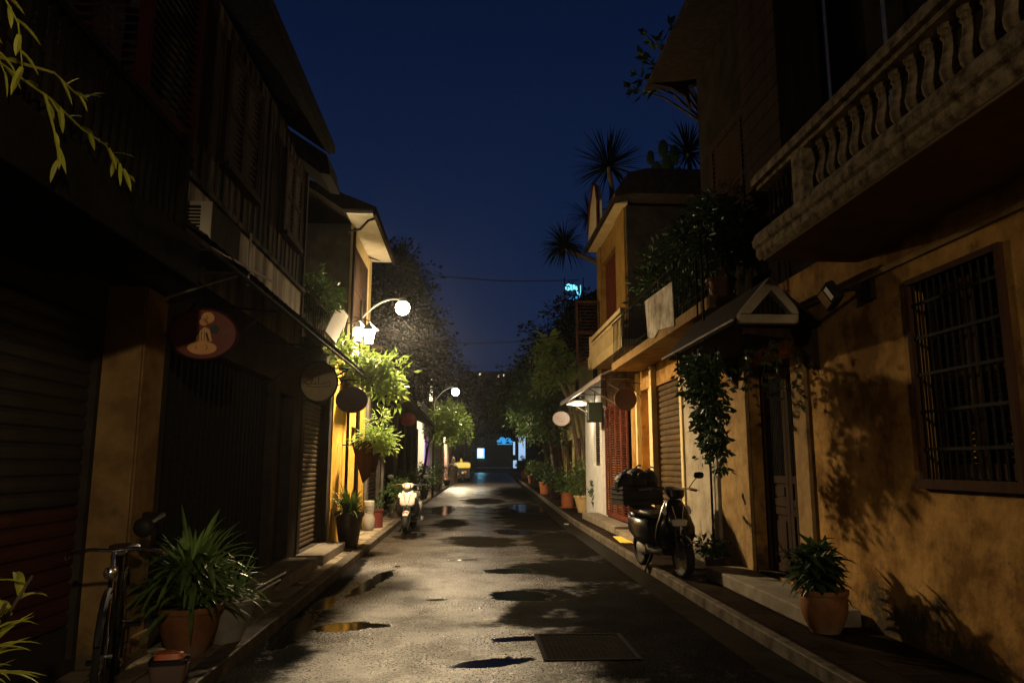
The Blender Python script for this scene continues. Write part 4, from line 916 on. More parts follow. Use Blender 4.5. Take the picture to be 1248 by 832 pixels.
# gabled porch hood over the door
p = thing('porch_hood', 'small gabled porch roof with a cement pediment over the dark double door', 'porch', (3.2, 8.2, 2.8))
b = B(); b.prism([(2.66, 2.93), (2.66, 3.02), (3.26, 3.02), (3.26, 2.93)], 'y', 7.1, 7.2)
b.prism([(2.66, 3.021), (2.70, 3.08), (2.95, 3.36), (2.985, 3.40), (3.02, 3.36), (3.24, 3.09), (3.26, 3.021), (3.19, 3.021), (2.99, 3.26), (2.77, 3.021)], 'y', 7.08, 7.2)
b.build('pediment', 'aged_plaster', p, bevel=.008)
b = B(); b.prism([(2.78, 3.022), (2.99, 3.25), (3.18, 3.022)], 'y', 7.19, 7.21)
for k in range(7): b.box(2.83 + k * .05, 2.84 + k * .05, 7.16, 7.189, 3.022, 3.09 + .06 * (3 - abs(3 - k)))
b.build('vent', 'black_metal', p)
b = B(); ys_ = [7.201 + i * (9.85 - 7.201) / 15 for i in range(16)]
for i in range(15):
    b.prism([(2.62, 2.935), (2.62, 2.965), (2.985, 3.40), (3.02, 3.40), (3.54, 2.98), (3.54, 2.95), (3.0, 3.36), (2.985, 3.36)], 'y', ys_[i], ys_[i+1] - .012)
b.prism([(2.66, 2.93), (2.66, 2.95), (3.53, 2.95), (3.53, 2.93)], 'y', 7.201, 9.8); b.build('roof', 'tile', p)
b = B(); b.tube([(2.60, 7.15, 2.965), (2.60, 9.9, 2.955)], .012, 6); b.build('edge_strip', 'grey_metal', p, smooth=True)
for ya in (7.3, 9.55):
    b = B(); b.prism([(3.54, 2.5), (3.54, 2.92), (2.75, 2.92), (2.78, 2.86), (3.3, 2.8)], 'y', ya, ya + .06); b.build('bracket', 'dark_wood', p)
# twiggy creeper added under the porch to throw leaf shadows on the wall
t = thing('shadow_creeper', 'added dark creeper under the porch roof, throwing leaf shadows on the wall', 'climbing plant', (3.0, 7.4, 2.95))
f = B(); s = B()
for k in range(11):
    x, y = rnd.uniform(2.78, 3.4), rnd.uniform(7.25, 8.9); q = Vector((x, y, 2.92)); pts = [q]
    for i in range(rnd.randint(3, 7)):
        q = q + Vector((rnd.uniform(-.05, .05), rnd.uniform(-.05, .05), -.11)); pts.append(q)
        for j in range(3): f.leaf(q, (rnd.gauss(0, 1), rnd.gauss(0, 1), -.6), rnd.uniform(.06, .11), .05)
    s.tube(pts, .004, 4)
f.build('foliage', 'leaf_dark', t); s.build('stem', 'bark_dark', t)
# flood lamp (unlit) with glass front on an arm
t = thing('flood_lamp', 'unlit flood lamp on a wall arm with the glare in its glass painted white', 'lamp', (3.55, 6.35, 3.0))
b = B(); b.box(3.50, 3.548, 6.18, 6.34, 2.98, 3.16); b.tube([(3.50, 6.27, 3.10), (3.3, 6.2, 3.06), (3.10, 6.04, 2.99)], .018, 8); b.build('bracket', 'black_metal', t)
nrm = Vector((-.93, -.12, -.34)).normalized(); ux = nrm.cross(Vector((0, 0, 1))).normalized(); uz = ux.cross(nrm).normalized()
rr_ = Matrix.Rotation(R(24), 3, nrm); ux, uz = rr_ @ ux, rr_ @ uz
m3 = Matrix((nrm, ux, uz)).transposed(); fc = Vector((3.05, 6.02, 2.96))
b = B(); b.obox(fc, (.08, .21, .18), m3); b.obox(fc - nrm * .06, (.06, .12, .11), m3); b.build('housing', 'black_metal', t, bevel=.012)
b = B(); b.obox(fc + m3 @ Vector((.042, .038, 0)), (.004, .09, .14), m3); b.build('reflector', 'ochre_trim', t)
b = B(); b.obox(fc + m3 @ Vector((.043, -.056, .0)), (.004, .05, .11), m3); b.build('glass', 'white_panel', t)  # white pane paints in the glare on the glass

potted('leafy_pot_plant', 'round bellied terracotta pot of dark broad leaves below the ochre wall', (3.10, 6.62, .11), .125, .19, .36, 'terracotta', 'whorl', 260, .29, .075, 'leaf_dark', stemh=.46, droop=1.2, belly=.035, spread=1.25)
# 2. terrace house with shutter
t = r2 = thing('terrace_shop', 'ochre shop with brown roller shutter under a balcony terrace', 'house', (3.8, 13, .11))
b = B(); wall_holes(b, XR, .35, 10.452, 16.0, .105, 3.44, [(12.18, 13.98, .25, 3.02), (14.35, 15.35, .25, 3.05)]); b.build('wall', 'ochre', t)
b = B(); b.box(XR - .07, XR - .003, 10.47, 12.0, .11, 3.43); b.build('stone_pier', 'aged_plaster', t, bevel=.01)
for q in ((.10, 12.02, 12.16, 3.42), (.11, 14.0, 14.14, 3.42), (.09, 14.17, 14.32, 3.0), (.09, 15.37, 15.5, 3.42)):
    b = B(); b.box(XR - q[0], XR - .003, q[1], q[2], .11, q[3]); b.build('pilaster', 'yellow_pale', t, bevel=.008)
b = B(); roller(b, XR + .06, -1, 12.19, 13.97, .26, 3.01, .105, .03); b.build('roller_shutter', 'shutter', t)
b = B(); b.box(XR + .20, XR + .25, 14.35, 15.35, .25, 3.05); b.build('recess_panel', 'yellow', t)
b = B(); b.box(2.92, XR - .003, 8.8, 15.2, 3.445, 3.60); b.box(XR, 7.5, 10.46, 15.9, 3.445, 3.60); b.build('terrace_floor', 'ochre_trim', t, bevel=.008)
b = B(); b.box(3.0, XR - .07, 12.1, 15.6, .111, .22); b.build('step', 'step', t, bevel=.012)
b = B(); y = 8.9
while y < 15.2:
    b.tube([(2.95, y, 3.60), (2.95, y, 4.42)], .0075, 5); y += .14
b.tube([(2.95, 8.85, 4.42), (2.95, 15.2, 4.42)], .013, 6); b.tube([(2.95, 8.85, 3.72), (2.95, 15.2, 3.72)], .010, 6)
b.tube([(2.88, 8.9, 3.3), (2.88, 8.9, 4.45)], .014, 6); b.tube([(2.88, 9.15, 3.4), (2.88, 9.15, 4.5), (3.1, 9.1, 4.45)], .012, 6); b.build('terrace_railing', 'black_metal', t)
t = thing('stained_board', 'big stained white board tied to the terrace railing', 'board', (2.88, 11.2, 3.5))
b = B(); ym = [(10.32, 3.50), (10.36, 4.16), (12.05, 4.24), (11.9, 3.60), (11.5, 3.52), (11.2, 3.60)]
b.add([(2.90 - .0, y, z) for y, z in ym] + [(2.915, y, z) for y, z in ym], [tuple(range(6)), tuple(reversed(range(6, 12)))] + [(i, i + 6, (i + 1) % 6 + 6, (i + 1) % 6) for i in range(6)]); b.build('board_sheet', 'panel', t)
# terrace plants
for i, (lab, c, r, n, lm) in enumerate((('broad dark shrub on the terrace above the roller shutter', (3.8, 13.8, 5.1), .75, 110, 'leaf_dark'),
        ('tall dark shrub on the terrace right beside the ochre house corner', (3.5, 10.1, 4.75), .60, 100, 'leaf_dark'),
        ('low shrub behind the stained board on the terrace', (3.9, 12.2, 4.7), .6, 80, 'leaf_dark'),
        ('leggy shrub overhanging the iron terrace railing above the porch', (3.22, 9.2, 4.45), .42, 60, 'leaf_dark'))):
    terrace_plant('terrace_shrub', lab, c, r, n, .15, .06, lm, floor=3.601)
# trellis and vine
t = thing('drain_rod', 'thin black pipe standing on the ochre pier beside the shutter', 'pipe', (3.44, 10.62, .11))
b = B(); b.tube([(3.44, 10.62, .11), (3.44, 10.62, 3.4)], .017, 8); b.build('pipe_length', 'black_metal', t, smooth=True)
t = thing('hanging_vine', 'leafy vine hanging from a black iron bar at the far end of the porch hood', 'climbing plant', (2.75, 8.6, 2.9))
b = B(); b.tube([(2.42, 8.62, 2.84), (2.94, 8.62, 2.84)], .014, 6); b.tube([(2.45, 8.62, 2.84), (2.45, 8.62, 2.60)], .011, 6); b.tube([(2.70, 8.62, 2.84), (2.70, 8.62, 2.935)], .011, 6); b.tube([(2.92, 8.62, 2.84), (2.92, 8.62, 2.935)], .011, 6); b.build('frame', 'black_metal', t, smooth=True)
f = B(); cs = clump_crown(f, [(2.56, 8.3, 2.58, .15, .40, .24), (2.50, 7.8, 2.38, .14, .40, .26), (2.62, 8.1, 2.05, .15, .42, .30), (2.74, 8.3, 1.72, .12, .35, .26), (2.45, 8.0, 2.62, .10, .30, .16)], 190, 10, .085, .048, .10, .5, shell=.25); f.build('foliage', 'leaf_dark', t)
s = B(); s.tube([(2.70, 8.6, 2.9), (2.62, 8.55, 2.5), (2.74, 8.5, 2.1), (2.82, 8.5, 1.7)], [.010, .009, .007, .004], 6)
for q in cs[:14]: s.tube([(2.7, 8.5, 2.2), Vector((2.7, 8.5, 2.2)).lerp(q, .5), q], [.005, .004, .002], 4)
s.build('stem', 'bark_dark', t)
t = thing('covered_pot', 'low dark pot of foliage at the foot of the trellis post', 'potted plant', (3.3, 10.3, .11))
B().lathe(pot_profile(.10, .13, .2), (3.3, 10.2, .11), 16).build('pot', 'black_pot', t, smooth=True)
f = B(); clump_crown(f, [(3.28, 10.2, .42, .22, .22, .12)], 22, 12, .08, .04, .08); f.build('foliage', 'leaf_dark', t)

# 3. yellow house with tall window and gable
t = r3 = thing('yellow_gabled_house', 'tall yellow house with carved balcony and red louvred door', 'house', (3.8, 18, .11))
b = B(); wall_holes(b, XR, .35, 16.002, 19.4, .105, 3.9, [(16.35, 19.1, .27, 3.0)]); b.build('wall', 'ochre', t)
b = B(); wall_holes(b, XR, .35, 16.38, 20.1, 3.902, 7.45, [(17.45, 19.6, 4.1, 6.9)]); b.build('upper_wall', 'yellow_dull', t)
b = B(); b.box(XR + .004, 8.5, 16.3, 16.378, 3.602, 7.45); b.build('end_wall', 'dark_wall', t)  # yellow house's end, dark render standing in for its shade
for q in ((16.40, 17.42), (19.62, 20.1)):
    b = B(); b.box(XR - .05, XR - .003, q[0], q[1], 3.91, 7.44); b.build('pilaster', 'yellow_dull', t, bevel=.01)
b = B(); b.box(XR + .12, XR + .17, 17.45, 19.6, 4.1, 6.9)
for k in range(16): b.box(XR + .09, XR + .119, 17.48 + k * .134, 17.50 + k * .134, 4.1, 6.9)
b.build('window', 'red_wood', t)
b = B(); louvre(b, XR - .06, -1, 16.37, 19.08, .28, 2.98, .07, 44, 4, False); b.build('louvred_door', 'red_wood', t)
b = B(); b.box(3.13, XR - .003, 15.0, 18.8, 3.95, 4.10); b.box(3.10, 3.13, 15.0, 18.85, 3.93, 4.16); b.build('balcony_floor', 'yellow_pale', t, bevel=.01)
b = B(); b.box(3.08, 3.20, 14.98, 18.85, 4.66, 4.76); b.box(3.10, 3.18, 14.98, 18.85, 4.55, 4.62)
for k in range(34): b.box(3.115, 3.165, 15.0 + k * .114, 15.05 + k * .114, 4.161, 4.549)
b.box(3.14, 3.16, 15.0, 18.8, 4.161, 4.549); b.box(3.07, 3.21, 18.8, 18.98, 4.10, 4.80); b.lathe([(.02, -.05), (.16, -.05), (.16, .05), (.02, .05)], (3.12, 19.05, 4.15), 16, 'x'); b.box(3.1, 3.18, 18.98, 19.35, 4.0, 4.2)
b.build('carved_parapet', 'yellow_pale', t, bevel=.006)
b = B(); b.box(3.22, XR + .02, 16.2, 20.2, 7.46, 7.52); b.build('soffit', 'yellow_pale', t)
b = B(); b.prism([(3.18, 7.44), (3.18, 7.56), (3.5, 8.02), (3.9, 8.12), (8.6, 8.15), (8.6, 7.53), (3.6, 7.53)], 'y', 15.7, 20.3); b.build('roof', 'tile', t)
b = B(); pts = [(18.0, 7.62)] + [(18.0 + 1.9 * (1 - math.cos(a)) / 2, 7.62 + .62 * math.sin(a) + .35 * (a / math.pi) ) for a in [math.pi * k / 12 for k in range(13)]] + [(19.9, 7.62)]
b.prism([(18.3, 7.60), (18.3, 8.3), (18.5, 8.75), (18.9, 8.95), (19.5, 8.5), (19.9, 7.9), (19.9, 7.60)], 'x', 3.25, 3.36); b.build('gable', 'yellow_pale', t, bevel=.01)
b = B(); b.tube([(3.24, 18.3, 7.6), (3.24, 18.3, 8.3), (3.24, 18.5, 8.78), (3.24, 18.9, 8.98), (3.24, 19.5, 8.52), (3.24, 19.92, 7.9)], .04, 6); b.build('coping', 'dark_red', t)
b = B(); wall_holes(b, XR - .12, .4, 19.402, 22.2, .105, 3.9, [(19.7, 20.7, 1.5, 2.9)]); b.build('side_wall', 'white', t)
b = B(); louvre(b, XR - .02, -1, 19.71, 20.69, 1.51, 2.89, .06, 20, 1, False); b.build('vent_shutter', 'shutter', t)
b = B(); b.box(3.0, XR - .12, 15.7, 20.2, .112, .27); b.build('step', 'step', t, bevel=.012)
# open shutter leaf by the tall window
b = B(); louvre(b, 0, 1, 0, .7, 4.15, 5.95, .06, 18, 1); vv = b.v[:]; b.v = [(XR - .02 - v[1], 19.72 + v[0], v[2]) for v in vv]; b.build('open_shutter', 'brown_wood', t)
t = thing('tin_canopy', 'sloping tin canopy over the red louvred door', 'canopy', (3.2, 18.5, 3.3))
b = B()
n = 56
vs = []
for i in range(n + 1):
    y = 15.3 + (22.3 - 15.3) * i / n; z = .018 * (i % 2)
    vs += [(2.72, y, 3.38 + z), (3.54, y, 3.80 + z), (2.72, y, 3.355 + z), (3.54, y, 3.775 + z)]
b.add(vs, [(4*i, 4*i+4, 4*i+5, 4*i+1) for i in range(n)] + [(4*i+2, 4*i+3, 4*i+7, 4*i+6) for i in range(n)] + [(0,1,3,2)] + [(4*i, 4*i+2, 4*i+6, 4*i+4) for i in range(n)]); b.build('sheet', 'tin', t)
b = B(); b.box(2.70, 2.735, 15.3, 22.3, 3.28, 3.37)
for y in (15.6, 17.4, 19.3, 21.2): b.tube([(3.5, y, 2.9), (2.76, y, 3.33)], .015, 6); b.tube([(3.5, y, 3.34), (2.76, y, 3.34)], .015, 6)
b.build('frame', 'tin', t)
t = thing('round_light_fitting', 'white shallow round lamp glowing under the tin canopy', 'light fitting', (2.98, 20.5, 3.2))
b = B(); b.lathe([(.02, .09), (.10, .08), (.32, .0), (.33, -.02), (.02, -.05)], (3.0, 20.6, 3.20), 24); b.build('shade', 'shade_glow', t, smooth=True)
ld = bpy.data.lights.new('canopy_light', 'POINT'); ld.energy = 55; ld.color = (1.0, .82, .52); ld.shadow_soft_size = .12; lo = bpy.data.objects.new('canopy_light', ld); COL.objects.link(lo); lo.location = (2.98, 20.6, 3.0)
b = B(); b.tube([(3.0, 20.6, 3.28), (3.0, 20.6, 3.5)], .012, 6); b.build('rod', 'black_metal', t)
# signs on the right
oval_sign('round maroon sign on an iron bracket before the red louvred door', 3.13, 14.9, 2.84, .225, .225, 'sign_maroon', 'sign_maroon', 3.46, 3.16, deco_faint)
oval_sign('pink oval sign hanging beside the slender tree trunk', 2.66, 21.8, 2.86, .27, .225, 'sign_pink', 'dark_wall', 3.43, 3.2, deco_faint)
t = thing('box_sign', 'dark green square box sign with rounded corners below the tin canopy', 'sign', (3.1, 19.0, 2.8))
b = B(); b.box(2.98, 3.40, 18.95, 19.12, 2.60, 3.12); b.build('box', 'sign_green', t, bevel=.05)
b = B(); b.tube([(3.2, 19.03, 3.12), (3.2, 19.03, 3.4)], .012, 6); b.build('rod', 'black_metal', t)
t = thing('yellow_mat', 'yellow mat on the pavement behind the black motorbike', 'mat', (3.1, 14.2, .11))
b = B(); b.add([(2.78, 13.9, .116), (3.38, 13.7, .116), (3.42, 14.9, .116), (2.86, 15.1, .116), (2.78, 13.9, .130), (3.38, 13.7, .130), (3.42, 14.9, .130), (2.86, 15.1, .130)], [(0,3,2,1),(4,5,6,7),(0,1,5,4),(1,2,6,5),(2,3,7,6),(3,0,4,7)]); b.build('mat_sheet', 'yellow_mat', t)

# ------------------------------------------------------------------ further houses, left
def shophouse(name, label, x, s, y0, y1, zt, wallm, doorm, base_z=.11, awn=None, upper=None, wins=2, col=None, depth=4.0, roofm='tile'):
    """a plain shophouse whose street face stands at x and looks towards s (+1 = +X)"""
    t = thing(name, label, 'house', (x, (y0 + y1) / 2, .11)); n = max(1, int((y1 - y0) / 2.6)); hol = []
    L_ = (y1 - y0) / n
    for k in range(n): hol.append((y0 + k * L_ + .35, y0 + (k + 1) * L_ - .35, .2, 2.55))
    uh = []
    if zt > 5.2:
        for k in range(wins):
            a = y0 + (y1 - y0) * (k + .5) / wins; uh.append((a - .5, a + .5, 3.9, min(zt - .5, 5.3)))
    b = B(); wall_holes(b, x, -s * .3, y0 + .004, y1 - .004, .11, zt, hol + uh)
    b.box(x - s * .302, x - s * depth, y0 + .004, y0 + .2, .11, zt); b.box(x - s * .302, x - s * depth, y1 - .2, y1 - .004, .11, zt); b.build('wall', wallm, t)
    for i, h in enumerate(hol):
        b = B()
        if i % 3 == 0: roller(b, x - s * .12, s, h[0], h[1], .21, 2.54, .09)
        else:
            b.box(x - s * .17, x - s * .12, h[0], h[1], .2, 2.55); m_ = (h[0] + h[1]) / 2
            for a, c in ((h[0] + .05, m_ - .03), (m_ + .03, h[1] - .05)):
                b.box(x - s * .12, x - s * .10, a, c, .3, 1.1); b.box(x - s * .12, x - s * .10, a, c, 1.2, 2.45)
        b.build('door', doorm, t)
    for h in uh:
        b = B(); louvre(b, x - s * .06, s, h[0], h[1], h[2], h[3], .06, 14, 2); b.build('window', 'dark_wood', t)
    if col:
        for k in range(n + 1):
            b = B(); y = min(max(y0 + k * L_, y0 + .15), y1 - .15); b.box(x + s * .002, x + s * .07, y - .14, y + .14, .11, min(zt, 3.1)); b.build('pilaster', col, t, bevel=.01)
    b = B(); b.prism([(x + s * .35, zt - .04), (x + s * .35, zt + .06), (x - s * depth * .6, zt + 1.3), (x - s * depth, zt + .9), (x - s * depth, zt)], 'y', y0 + .002, y1 - .002); b.build('roof', roofm, t)
    if awn:
        b = B(); tiled_slope(b, x + s * .004, awn[1], x + s * awn[0], awn[2], y0, y1 - .02, .3, .03, .06, 3)
        b.build('awning', 'tile', t)
    return t
shophouse('awning_shophouse', 'dark low shophouse behind the cream scooter', -2.42, 1, 17.4, 24.2, 4.2, 'dark_wall', 'dark_wood', awn=(.98, 3.55, 3.08), col='grey_wall')
shophouse('awning_shophouse', 'dark shophouse under the big tree between the scooter and the far lamp', -2.42, 1, 24.3, 34.0, 5.6, 'dark_wall', 'brown_wood', awn=(.98, 3.55, 3.08), col='grey_wall', wins=3)
shophouse('pale_shophouse', 'pale white shopfront hung with violet cloth beside the far lamp', -2.30, 1, 35.5, 43.0, 4.6, 'white', 'dark_wood', col='white')
shophouse('cream_shophouse', 'cream lit shopfront beyond the violet cloth', -2.15, 1, 43.1, 52.0, 5.6, 'cream', 'brown_wood', col='cream')
shophouse('pink_shophouse', 'pinkish shopfront near the yellow covered cart', -1.95, 1, 52.1, 66, 4.8, 'pink', 'dark_red', col='pink')
shophouse('end_shophouse', 'dark house at the far left end of the street', -1.5, 1, 66.2, 88, 6.4, 'dark_wall', 'dark_wood', depth=6)
shophouse('end_shophouse', 'darkest house at the left corner of the cross street', -.9, 1, 90, 128, 7.0, 'dark_wall', 'dark_wood', depth=8)
t = thing('door_curtain', 'violet cloth curtain hanging at the white shopfront', 'curtain', (-2.2, 37, 2.6))
b = B(); n = 40; vs = []
for i in range(n + 1):
    y = 37.6 + i * 1.9 / n; x = -2.17 + .04 * math.sin(i * 1.1); vs += [(x, y, .9), (x, y, 3.0), (x - .012, y, 3.0), (x - .012, y, .9)]
b.add(vs, [(4*i+a, 4*i+(a+1) % 4, 4*i+4+(a+1) % 4, 4*i+4+a) for i in range(n) for a in range(4)]); b.build('cloth', 'purple', t)
b = B(); b.tube([(-2.17, 37.5, 3.01), (-2.17, 39.6, 3.01)], .015, 6); b.build('rail', 'black_metal', t)
t = thing('lit_shop_window', 'cool violet lit shop window between white pilasters', 'window', (-2.25, 36.6, 1.6))
b = B(); b.box(-2.27, -2.20, 35.95, 36.9, .5, 2.7); b.build('frame', 'white', t); b = B(); b.box(-2.199, -2.19, 36.02, 36.83, .6, 2.6); b.build('pane', 'purple_glow', t)
t = thing('vertical_light_sign', 'narrow white lit strip on the pole by the far lamp', 'sign', (-1.9, 33.4, 5))
b = B(); b.box(-1.86, -1.74, 33.6, 33.66, 5.3, 5.42); b.box(-1.86, -1.72, 33.6, 33.66, 4.35, 5.0); b.build('tube_panel', 'window_glow', t)
b = B(); b.box(-1.88, -1.70, 33.67, 33.72, 4.3, 5.5); b.tube([(-1.79, 33.7, 4.3), (-2.4, 33.7, 4.2)], .02, 6); b.build('backing', 'plastic', t)
# red round lantern
t = thing('paper_lantern', 'round red cloth lantern hanging from the dark tiled awning', 'lantern', (-1.68, 20.2, 2.75))
b = B(); pr = []
for i in range(19):
    a = -math.pi / 2 + math.pi * i / 18; pr.append((.215 * math.cos(a) * (1 - .03 * (i % 2)) + .004, .19 * math.sin(a)))
b.lathe(pr, (-1.68, 20.2, 2.73), 28); b.build('globe', 'paper_red', t, smooth=True)
b = B(); b.tube([(-1.68, 20.2, 2.9), (-1.68, 20.2, 3.05)], .006, 5); b.lathe([(.06, 0), (.07, .02), (.05, .03)], (-1.68, 20.2, 2.905), 14); b.lathe([(.05, 0), (.06, .02), (.05, .03)], (-1.68, 20.2, 2.53), 14); b.tube([(-1.68, 20.2, 2.53), (-1.68, 20.2, 2.40)], .015, 6); b.build('cap', 'black_metal', t)
# yellow house neighbours: dark downpipe
for i, (lab, x, y, r, n, hh, pm, lm) in enumerate((('bushy dark potted shrub just behind the cream scooter', -1.98, 20.6, .2, 46, .75, 'black_pot', 'leaf_mid'),
      ('second bushy pot along the dark shopfront behind the scooter', -2.02, 23.5, .2, 54, .9, 'terracotta', 'leaf_mid'),
      ('taller bushy pot halfway along the dark shopfront', -2.0, 27.5, .22, 60, 1.15, 'black_pot', 'leaf_mid'),
      ('bushy pot nearest the violet cloth', -1.95, 32.0, .22, 60, 1.2, 'black_pot', 'leaf_mid'),
      ('dark bushy pot below the cream shopfront', -1.8, 41.0, .25, 54, 1.3, 'black_pot', 'leaf_mid'),
      ('dark bushy pot before the pinkish shopfront', -1.55, 51.0, .25, 54, 1.4, 'black_pot', 'leaf_dark'))):
    potted('shrub_pot', lab, (x, y, .112), r * .7, r, .38, pm, 'bushy', n, .11, .045, lm, hh, 'potted shrubs along the left pavement', spread=.95)
t = thing('white_bucket', 'small white bucket standing by the far left kerb', 'bucket', (-1.72, 42.5, .112), world=False)
B().lathe([(.15, 0), (.2, .40), (.21, .42), (.19, .42), (.14, .03), (.01, .03)], (0, 0, 0), 18).build('pail', 'white_pot', t, smooth=True)
t = thing('white_figurine', 'pale bell shaped statue outside the pinkish shopfront', 'statue', (-1.25, 56, .112), world=False)
B().lathe([(.30, 0), (.30, .9), (.22, .95), (.34, 1.0), (.36, 1.15), (.30, 1.35), (.16, 1.5), (.12, 1.6), (.13, 1.75), (.08, 1.9), (.01, 1.98)], (0, 0, 0), 18).build('body', 'white_pot', t, smooth=True)

# ------------------------------------------------------------------ further houses, right
shophouse('garden_house', 'dull yellow house wall seen behind the slender tree', 4.25, -1, 23.0, 36.0, 5.4, 'green_yellow', 'brown_wood', wins=3)
shophouse('garden_house', 'dark house behind the trees on the right', 5.4, -1, 36.4, 50, 9.6, 'dark_wall', 'dark_wood', wins=3)
shophouse('garden_house', 'far dark house behind the row of pots on the right', 6.6, -1, 50.4, 76, 6.0, 'dark_wall', 'dark_wood', wins=4)
shophouse('garden_house', 'last dark house on the right near the cross street', 9.4, -1, 77, 128, 7.0, 'dark_wall', 'dark_wood', wins=5)
t = thing('cyan_neon_sign', 'glowing cyan neon lettering high among the trees on the right', 'sign', (5.3, 38, 10.2))
b = B(); b.tube([(4.9, 38.1, 9.6), (4.9, 38.1, 11.3)], .03, 6); b.tube([(5.9, 38.1, 9.6), (5.9, 38.1, 11.3)], .03, 6); b.build('post', 'black_metal', t)
b = B()
def ns(P, r=.035): b.tube([(x, 38.0, z) for x, z in P], r, 6)
ns([(5.22, 10.83), (5.10, 10.90), (4.98, 10.82), (4.96, 10.66), (5.06, 10.58), (5.18, 10.64), (5.14, 10.72), (5.06, 10.70)], .045)
ns([(5.24, 10.88), (5.24, 10.66), (5.30, 10.58), (5.36, 10.66), (5.36, 10.88)], .045); ns([(5.42, 10.86), (5.46, 10.60), (5.52, 10.80), (5.58, 10.42), (5.64, 10.35)], .04); ns([(5.74, 10.86), (5.74, 10.45), (5.68, 10.30)], .02)
b.build('upper_lettering', 'cyan_neon_pale', t)
b = B()
ns([(5.12, 10.22), (5.26, 10.30), (5.30, 10.16), (5.22, 10.08), (5.14, 10.14)], .045); ns([(5.36, 10.30), (5.36, 10.06), (5.46, 9.96), (5.52, 10.10)], .05); ns([(5.58, 10.28), (5.50, 10.20), (5.60, 10.04), (5.52, 9.88), (5.42, 9.92)], .05); ns([(5.70, 10.32), (5.64, 10.12)], .03)
b.build('lower_lettering', 'cyan_neon', t)

# the row of pots along the right kerb
for lab, x, y, r0, r1, h, pm, n, hh, lm, ls in (
    ('orange clay pot on a saucer with yellowish bush, beside the paler pot', 3.24, 25.0, .20, .22, .50, 'orange_clay', 40, .75, 'leaf_mid', .12),
    ('pale brown clay pot with a wide bush in front of the white wall', 3.42, 22.7, .17, .28, .50, 'pale_clay', 70, 1.05, 'leaf_mid', .11),
    ('black pot with dark leaves against the white wall', 3.62, 21.0, .14, .22, .40, 'black_pot', 26, .6, 'leaf_dark', .11),
    ('square looking orange pot third along the right kerb', 3.62, 36.0, .26, .32, .60, 'orange_clay', 46, 1.1, 'leaf_dark', .16),
    ('white tapered pot behind the trunks on the right', 4.1, 34.0, .14, .22, .55, 'white_pot', 30, .7, 'leaf_mid', .14),
    ('small dark pot plant between the orange pots', 3.55, 31.0, .2, .3, .35, 'black_pot', 46, .9, 'leaf_dark', .14),
    ('far clay pot with dark bush on the right kerb', 4.6, 55, .3, .4, .6, 'terracotta', 40, 1.1, 'leaf_mid', .22),
    ('farthest clay pot with bright green bush on the right kerb', 5.4, 74, .34, .42, .8, 'orange_clay', 50, 1.3, 'leaf_mid', .30)):
    potted('shrub_pot', lab, (x, y, .11), r0, r1, h, pm, 'bushy', n, ls, ls * .4, lm, hh, 'pots along the right kerb', saucer=('saucer' in lab))
t = thing('litter', 'scrap of white paper on the wet road edge', 'paper scrap', (2.5, 19.6, .004), world=False)
B().obox((0, 0, .012), (.12, .09, .004), Matrix.Rotation(R(12), 3, 'X')).build('scrap', 'white_pot', t)

# ------------------------------------------------------------------ trees
make_tree('slender_tree', 'slender leaning twin trunked tree with big lit lime leaves on the right', 'tree', (4.02, 25.8, .11), [(3.78, 25.8, 1.6), (3.58, 25.8, 2.8), (3.36, 25.8, 3.8), (2.98, 25.8, 4.6), (2.78, 25.7, 5.2)], .09,
   [(2.85, 25.6, 4.6, .7, .7, .6), (2.55, 25.4, 5.3, .55, .6, .5), (3.1, 25.8, 5.0, .7, .7, .6), (2.5, 25.6, 4.2, .4, .5, .4)], 120, 13, .16, .075, 'leaf_lime', 'bark', .22, 10, stems=2)
t = thing('frangipani_head', 'fan of long glossy lime leaves at the top of the slender tree', 'plant', (2.75, 25.3, 5.55))
f = B()
for k in range(46):
    a = rnd.uniform(0, 6.28); el = rnd.uniform(-.3, 1.3); f.blade((2.72 + rnd.uniform(-.12, .12), 25.3, 5.6 + rnd.uniform(-.1, .12)), (math.cos(a) * math.cos(el), math.sin(a) * math.cos(el), math.sin(el)), rnd.uniform(.45, .8), .21, .7, 5)
f.build('foliage', 'leaf_frangipani', t); b = B(); b.tube([(2.78, 25.7, 5.1), (2.72, 25.3, 5.65)], .04, 6); b.build('stem', 'bark', t)
make_tree('dense_tree', 'dense dull green tree overhanging the right pavement above the white pot', 'tree', (4.2, 33.5, .11), [(4.0, 33.5, 1.5), (3.8, 33.3, 2.8), (3.4, 33.2, 4.2)], .14,
   [(3.1, 33, 4.1, 1.35, 1.6, 1.5), (2.6, 33, 3.3, .9, 1.2, .9), (3.9, 33, 5.0, 1.3, 1.6, 1.4), (3.7, 33, 3.4, 1.0, 1.4, 1.2)], 330, 14, .17, .08, 'leaf_mid', 'bark_dark', .36, 14, stems=3)
make_tree('dense_tree', 'tall black crowned tree below the cyan neon sign', 'tree', (4.6, 30, .11), [(4.6, 30, 2.5), (4.4, 30, 5.0), (4.1, 30, 6.6)], .18,
   [(3.9, 30, 7.0, 1.5, 1.6, 1.2), (3.2, 30, 6.3, 1.2, 1.3, .9), (4.6, 30, 7.8, 1.0, 1.3, .9), (2.8, 30.5, 5.7, .9, 1, .6), (4.2, 30, 6.0, 1.5, 1.5, 1.0)], 330, 13, .18, .09, 'leaf_silhouette', 'bark_dark', .38, 14)
